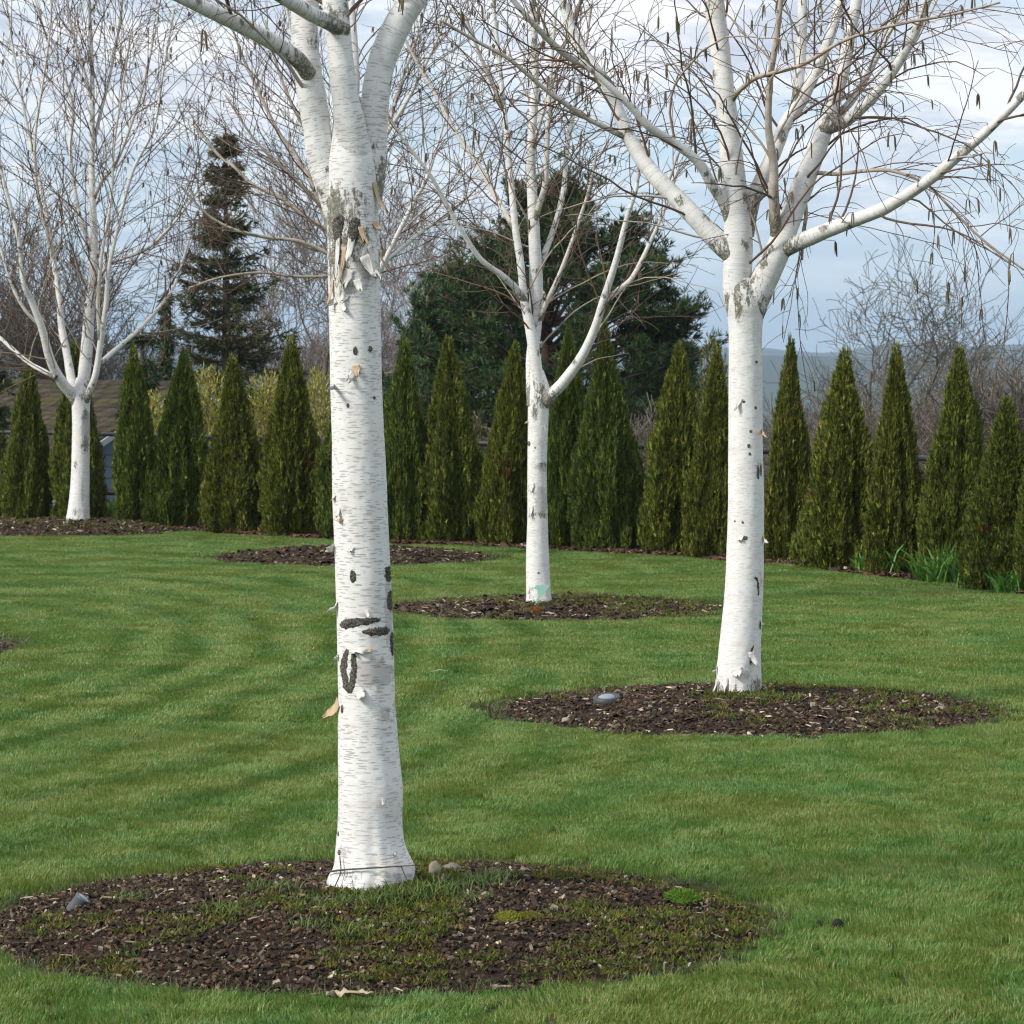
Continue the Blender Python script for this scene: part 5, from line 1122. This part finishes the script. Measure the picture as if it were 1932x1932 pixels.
def spruce(loc, H, rad, seed, label, cols, name='spruce_tree', weep=0.0, whorls=32, per=9):
    rg = np.random.default_rng(seed); root = setp(empty(name, loc), label, 'tree'); wood, fol, tr = MB(), MB(), MB()
    tr.tube([(0, 0, -0.5), (0.03, 0, H * 0.5), (0, 0, H)], [0.20, 0.11, 0.015], 8, tint=(0.14, 0.10, 0.075)); add('trunk', tr.mesh('trunk', M['greybark'], use_tint=True), root)
    C, D = [], []
    for w in range(whorls):
        t = (w + rg.random() * 0.6) / whorls; z = H * (0.08 + 0.90 * t)
        for k in range(per):
            a = rg.uniform(0, 6.283); L = rad * (1 - t) ** 0.85 * rg.uniform(0.45, 1.2) * (1 + 0.35 * n3(a * 0.8, z * 0.7, seed)) + 0.16
            b = branch_pts((0, 0, z), (math.cos(a), math.sin(a), 0.05 + 0.4 * t - weep), L, 6, 0.12 + weep, 0.16 - weep, rg)
            wood.tube(b, np.linspace(0.03, 0.008, 7), 3, tint=(0.12, 0.085, 0.06))
            for s_ in range(int(8 + L * 16)):
                tt = rg.uniform(0.12, 1.0) * 6; i = min(int(tt), 5); p = lerp(b[i], b[i + 1], tt - i); tg = unit(b[i + 1] - b[i])
                off = np.cross(tg, [0, 0, 1]) * rg.normal(0, 0.16) * (0.4 + L * 0.35)
                C.append(p + off + np.array([0, 0, -abs(rg.normal(0, 0.07 + 0.16 * weep))])); D.append(tg + off * 3 + np.array([0, 0, -0.15 - 1.2 * weep]))
    V, T, col = needle_tufts(np.array(C), np.array(D), 6, 0.19, 0.030, cols, rg, 0.6)
    fol.put(V, T=T, tint=col)
    add('branches', wood.mesh('branches', M['greybark'], use_tint=True), root); add('crown', fol.mesh('crown', M['needle'], False, use_tint=True), root)
    return root
def htop(dx, d, top): g_ = gpos(dx, d); return g_, EYE + (HOR - top) / FPX * d - g_[2]
g_, H = htop(1040, 66, 380); pine(g_, H, 3.0, 4, 'broad dark pine rising behind the middle of the hedge', [(1255, 560, .5), (1250, 520, -.4), (1230, 480, .2), (1200, 440, 0), (1270, 600, .3), (1305, 600, -.2), (1295, 630, 0), (1215, 640, .3)])
g_, H = htop(870, 70, 525); pine(g_, H, 1.9, 6, 'lower dark pine between the nearest and middle birches')
SPC = [(0.065, 0.092, 0.030), (0.095, 0.112, 0.036), (0.16, 0.125, 0.055), (0.052, 0.080, 0.034)]
g_, H = htop(425, 74, 235); spruce(g_, H, 2.2, 5, 'tall narrow dark spruce left of the nearest birch', SPC)
g_, H = htop(312, 64, 520); spruce(g_, H, 0.55, 7, 'thin weeping conifer left of the tall spruce', [(0.05, 0.075, 0.03), (0.07, 0.09, 0.035)], 'weeping_conifer', 0.5, 16, 6)
g_, H = htop(268, 58, 612); spruce(g_, H, 0.6, 15, 'short conifer top above the hedge beside the weeping conifer', [(0.04, 0.07, 0.025), (0.06, 0.08, 0.03)], 'conifer', 0.1, 14, 6)
g_, H = htop(-30, 56, 600); spruce(g_, H, 1.0, 17, 'green conifer showing at the left edge above the hedge', [(0.04, 0.07, 0.025), (0.06, 0.08, 0.03)], 'conifer', 0.1, 14, 7)
# pine bough reaching right, over the hedge gap
g_, H = htop(1250, 72, 640); pine(g_, H, 1.25, 9, 'small dark pine right of the broad pine, over the hedge')

# ------------------------------------------------------------------ house behind the hedge at left
hd = 61.0
hx, hy, hz = gpos(343, hd)
house = setp(empty('house', (hx, hy, hz), R(-55)), 'low house with mossy brown roof and blue grey gable behind the left hedge', 'house')
ridge = EYE - (719 - HOR) / FPX * hd - hz; eave = ridge - 1.13
hw, hl = 2.0, 9.0                              # half width of the gable, length along the ridge (towards -x)
def box_part(name, c, d, mat, parent, rz=0.0):
    mb = MB(); mb.box(c, d, rz); return add(name, mb.mesh(name, M[mat], False), parent)
box_part('wall', (-hl / 2, 0, eave / 2), (hl - 0.06, 2 * hw - 0.4, eave), 'siding', house)
gab = np.array([(0, -hw + .2, eave), (0, hw - .2, eave), (0, 0, ridge - 0.12), (-0.12, -hw + .2, eave), (-0.12, hw - .2, eave), (-0.12, 0, ridge - 0.12)])
add('gable_wall', make_mesh('gable_wall', gab, [np.array([[0, 1, 2], [3, 5, 4]]), np.array([[0, 2, 5, 3], [1, 4, 5, 2]])], M['siding'], False), house)
for k in range(12):
    z0 = 0.3 + k * 0.22; half = hw - .2 if z0 < eave else (hw - .2) * max(0, (ridge - .2 - z0) / (ridge - eave))
    if half > 0.15: box_part('siding_board', (0.012, 0, z0), (0.03, 2 * half, 0.205), 'siding', house)
roof = None
sl = math.hypot(hw + .3, (ridge - eave) * (hw + .3) / hw); an = math.atan2(ridge - eave, hw)
for sgn in (-1, 1):
    mb = MB(); th = 0.08
    y1, z1 = sgn * (hw + .3), ridge - (ridge - eave) * (hw + .3) / hw
    V = [(0.35, 0, ridge), (-hl - .35, 0, ridge), (-hl - .35, y1, z1), (0.35, y1, z1)]; V += [(a, b, c - th) for a, b, c in V]
    mb.put(np.array(V), Q=[[0, 1, 2, 3], [7, 6, 5, 4], [0, 3, 7, 4], [1, 5, 6, 2], [2, 6, 7, 3], [0, 4, 5, 1]], tint=(0.10, 0.075, 0.05))
    o = add('roof_slope', mb.mesh('roof_slope', M['shingle'], False, use_tint=True), house)
    sh = MB(); rows_ = int(sl / 0.17)
    for r_ in range(rows_):
        t = r_ / rows_; xx = -hl - .33
        while xx < 0.33:
            wd = random.uniform(0.16, 0.30); y0, z0 = sgn * (hw + .3) * t, ridge - (ridge - z1) * t; t2 = (r_ + 1.1) / rows_
            y2, z2 = sgn * (hw + .3) * min(t2, 1.005), ridge - (ridge - z1) * min(t2, 1.005)
            lift = random.uniform(0.018, 0.035); e = min(xx + wd, 0.345)
            c = np.array(random.choice([(0.062, 0.047, 0.034), (0.082, 0.063, 0.046), (0.045, 0.036, 0.027), (0.058, 0.052, 0.026)])) * random.uniform(0.8, 1.2)
            if n3(xx * 0.8, r_ * 0.2, 3) > 0.15 and random.random() < 0.6: c = np.array((0.075, 0.07, 0.026))
            sh.put(np.array([(xx, y0, z0 + .006), (e - .008, y0, z0 + .006), (e - .008, y2, z2 + lift), (xx, y2, z2 + lift), (e - .008, y2, z2 + .002), (xx, y2, z2 + .002)]), Q=[[0, 1, 2, 3], [3, 2, 4, 5]], tint=c)
            xx += wd
    s_ = add('shingles', sh.mesh('shingles', M['shingle'], False, use_tint=True), o, kind='stuff')
    mb = MB(); V = [(0.37, sgn * 0.0, ridge - .02), (0.37, y1, z1 - .02), (0.37, y1, z1 - .14), (0.37, 0, ridge - .14)]; V = V + [(a - 0.05 + 0.0, b, c) for a, b, c in V]
    V = [(a + 0.04, b, c) for a, b, c in V]
    mb.put(np.array(V), Q=[[0, 1, 2, 3], [7, 6, 5, 4], [0, 4, 5, 1], [2, 6, 7, 3], [1, 5, 6, 2], [0, 3, 7, 4]])
    add('bargeboard', mb.mesh('bargeboard', M['white_trim'], False), house)
for (ya, yb) in ((-0.6, 0.6),):
    w_ = box_part('window', (0.05, 0, eave - 0.9), (0.06, 1.1, 1.2), 'white_trim', house); box_part('pane', (0.085, 0, eave - 0.9), (0.02, 0.9, 1.0), 'pane', w_)
wfr = box_part('window', (-2.6, -hw + 0.18, eave - 0.9), (1.3, 0.08, 1.1), 'white_trim', house); box_part('pane', (-2.6, -hw + 0.13, eave - 0.9), (1.1, 0.02, 0.9), 'pane', wfr)

# ------------------------------------------------------------------ dark fence behind the hedge
fence = setp(empty('fence', (0, 0, 0)), 'dark metal rail fence glimpsed through the gaps behind the hedge', 'fence')
fp = []
for x in np.arange(-8.5, 9.0, 2.1):
    fp.append((x, hedge_front(x) + 1.5))
for x, y in fp:
    gz = ground_z(x, y)
    box_part('post', (x, y, (gz + 1.25) / 2), (0.06, 0.06, 1.25 - gz), 'fence', fence)
for (a, b) in zip(fp[:-1], fp[1:]):
    for z in (0.35, 1.17):
        mb = MB(); mb.tube([(a[0], a[1], z), (b[0], b[1], z)], [0.03, 0.03], 8); add('rail', mb.mesh('rail', M['fence']), fence)

# ------------------------------------------------------------------ small things
def lathe(prof, n=28):
    V = [(r * math.cos(a), r * math.sin(a), z) for r, z in prof for a in np.arange(n) / n * 2 * math.pi]
    i = np.arange(len(prof) - 1)[:, None] * n; j = np.arange(n)[None]
    return np.array(V), np.stack([i + j, i + (j + 1) % n, i + n + (j + 1) % n, i + n + j], -1).reshape(-1, 4)
# well light in the right bed
p = on_bed('right', 1145, 1324)
lamp = setp(empty('well_light', p + Vector((0, 0, 0.0))), 'round dark well light with glass lens in the right mulch bed', 'light')
V, Q = lathe([(0.055, -0.08), (0.082, -0.08), (0.086, 0.030), (0.078, 0.038), (0.060, 0.036), (0.056, 0.022)]); add('housing', make_mesh('housing', V, Q, M['lamp_metal']), lamp)
V, Q = lathe([(0.058, 0.022), (0.052, 0.034), (0.035, 0.043), (0.015, 0.047), (0.0005, 0.048)]); add('lens', make_mesh('lens', V, Q, M['glass']), lamp)
lamp.rotation_euler = (R(9), R(-3), 0)
# tilted spot light in the nearest bed
p = on_bed('near', 148, 1712)
lamp = setp(empty('spot_light', p + Vector((0, 0, 0.012))), 'grey tilted can light at the left of the nearest mulch bed', 'light')
V, Q = lathe([(0.0005, -0.07), (0.040, -0.07), (0.044, -0.06), (0.046, 0.035), (0.050, 0.040), (0.050, 0.055), (0.043, 0.055), (0.041, 0.046)]); add('housing', make_mesh('housing', V, Q, M['lamp_grey']), lamp)
V, Q = lathe([(0.042, 0.047), (0.036, 0.056), (0.02, 0.061), (0.0005, 0.063)]); add('lens', make_mesh('lens', V, Q, M['glass']), lamp)
lamp.rotation_euler = (R(8), R(38), R(15)); lamp.scale = (0.68, 0.68, 0.62)
def blob(r, seed, sq=(1, 1, 0.7), n=14):
    V = []; 
    for i in range(n + 1):
        th = i / n * math.pi
        for j in range(20):
            ph = j / 20 * 2 * math.pi; d = np.array([math.sin(th) * math.cos(ph), math.sin(th) * math.sin(ph), math.cos(th)])
            V.append(d * np.array(sq) * r * (1 + 0.22 * n3(*(d * 1.6 + seed)) + 0.06 * n3(*(d * 5 + seed))))
    i = np.arange(n)[:, None] * 20; j = np.arange(20)[None]
    return np.array(V), np.stack([i + j, i + 20 + j, i + 20 + (j + 1) % 20, i + (j + 1) % 20], -1).reshape(-1, 4)
def stone(name, pos, r, seed, mat, label, cat, sq=(1, 1, .8), rz=0):
    V, Q = blob(r, seed, sq); setp(add(name, make_mesh(name, V, Q, M[mat]), None, pos, (0, 0, rz)), label, cat)
stone('stone', on_bed('right', 1068, 1356) + Vector((0, 0, 0.018)), 0.026, 2, 'stone', 'tan egg shaped stone at the left of the right mulch bed', 'stone')
stone('stone', on_bed('near', 806, 1645) + Vector((0.10, 0.02, 0.0)), 0.040, 5, 'greystone', 'round grey brown stone right of the nearest trunk foot', 'stone')
stone('stone', on_bed('near', 792, 1652) + Vector((0.06, 0, 0.01)), 0.03, 8, 'stone', 'small upright tan stone against the nearest trunk foot', 'stone', (0.8, .8, 1.6))
def lawnp(dx, dy): d = gdist(dy, 0.02); q = P(dx, dy, d); return Vector((q.x, q.y, 0.03))
stone('soil_clod', lawnp(1580, 1750), 0.022, 12, 'soil_clod', 'larger dark soil clod on the lawn at lower right', 'soil clod', (1, 1, 1.1))
stone('soil_clod', lawnp(1545, 1750), 0.014, 13, 'soil_clod', 'smaller dark soil clod beside the larger one at lower right', 'soil clod', (.8, 1, 1.3))
# dry leaf on the lawn
mb_V = []; nu, nv = 14, 7
for off in (0, 0.0015):
    for i in range(nu):
        for j in range(nv):
            a = i / (nu - 1) - .5; b = j / (nv - 1) - .5; wd = 0.055 * (1 - (2 * a) ** 4) ** .5 + 0.004
            mb_V.append((a * 0.16, b * wd + 0.01 * n3(a * 6, 2), 0.018 + 0.022 * n3(a * 5 + 3, b * 3) + 0.3 * abs(b) * wd * 1.2 + 0.012 * n3(a * 14, b * 9) + off))
i = np.arange(nu - 1)[:, None] * nv + np.arange(nv - 1)[None]
q1 = np.stack([i, i + nv, i + nv + 1, i + 1], -1).reshape(-1, 4)
setp(add('dry_leaf', make_mesh('dry_leaf', np.array(mb_V), np.concatenate([q1, q1[:, ::-1] + nu * nv]), M['dryleaf']), None, lawnp(660, 1900) + Vector((0, 0, 0.012)), (0, 0, 0.1)), 'curled tan dry leaf on the grass in front of the nearest bed', 'leaf')
# straw on the lawn
mb = MB(); mb.tube([(-.05, 0, .0), (0, .01, .012), (.06, .0, .006)], [.002, .003, .0015], 5, tint=(0.6, 0.52, 0.33)); setp(add('straw', mb.mesh('straw', M['chip'], use_tint=True), None, lawnp(828, 1278) + Vector((0, 0, .03))), 'pale straw lying on the lawn right of the nearest trunk', 'straw')
# fallen twig leaning round the nearest trunk
b1 = np.array(t1.base)
def tw(sx, sy, off):
    pt, nm = t1.surf(sx, sy); return pt + nm * off + b1
twig = MB()
main = [tw(664, 1741, .03), tw(690, 1730, .02), tw(720, 1725, .015), (tw(760, 1722, .02)), tw(795, 1722, .02), tw(822, 1728, .03)]
twig.tube(catmull(np.array(main), 5), np.linspace(.0045, .0018, 26), 5, tint=(0.09, 0.07, 0.055))
side = [tw(684, 1705, .015), tw(686, 1735, .02), tw(680, 1765, .04), tw(690, 1790, .10)]
twig.tube(catmull(np.array(side), 5), np.linspace(.0025, .003, 16), 5, tint=(0.11, 0.085, 0.065))
side = [tw(796, 1722, .02), tw(802, 1745, .03), tw(806, 1765, .05)]
twig.tube(catmull(np.array(side), 5), np.linspace(.002, .0022, 11), 5, tint=(0.11, 0.085, 0.065))
setp(add('fallen_twig', twig.mesh('fallen_twig', M['twig'], use_tint=True)), 'thin dark fallen twig bowed across the foot of the nearest trunk', 'twig')
# mint coloured marker at the foot of the middle birch
mk = setp(empty('plant_marker', on_bed('middle', 1012, 1142)), 'translucent mint green plastic marker at the foot of the middle birch', 'marker')
k = 28.0 / FPX
def plate(pts, th, mat, name):
    n = len(pts); V = np.array([(x * k, -th / 2, z * k) for x, z in pts] + [(x * k, th / 2, z * k) for x, z in pts])
    me = bpy.data.meshes.new(name); me.from_pydata([tuple(v) for v in V], [], [tuple(range(n)), tuple(range(2 * n - 1, n - 1, -1))] + [((i + 1) % n, i, n + i, n + (i + 1) % n) for i in range(n)])
    me.materials.append(M[mat]); add(name, me, mk, (0, -0.02, 0), (R(-8), 0, 0))
plate([(-6, -3), (-2, 0), (9, 20), (5, 22)], 0.006, 'mint', 'stake')
plate([(3, 21), (10, 19), (17, 26), (24, 36), (23, 39), (12, 38), (0, 39), (-5, 33), (2, 30)], 0.005, 'mint', 'tag')

# ------------------------------------------------------------------ haze over the valley
mb = MB(); mb.box((0, 0, 5), (16400, 16400, 220))
hz = add('haze', mb.mesh('haze', None, False)); hz['kind'] = 'stuff'
hm = bpy.data.materials.new('pale_haze'); hm.use_nodes = True; hm.node_tree.nodes.clear()
ho = hm.node_tree.nodes.new('ShaderNodeOutputMaterial'); hv = hm.node_tree.nodes.new('ShaderNodeVolumePrincipled')
hv.inputs['Color'].default_value = (0.62, 0.80, 1.0, 1); hv.inputs['Density'].default_value = 1.6e-4; hv.inputs['Anisotropy'].default_value = 0.2
hm.node_tree.links.new(hv.outputs[0], ho.inputs['Volume'])
hz.data.materials.append(hm)
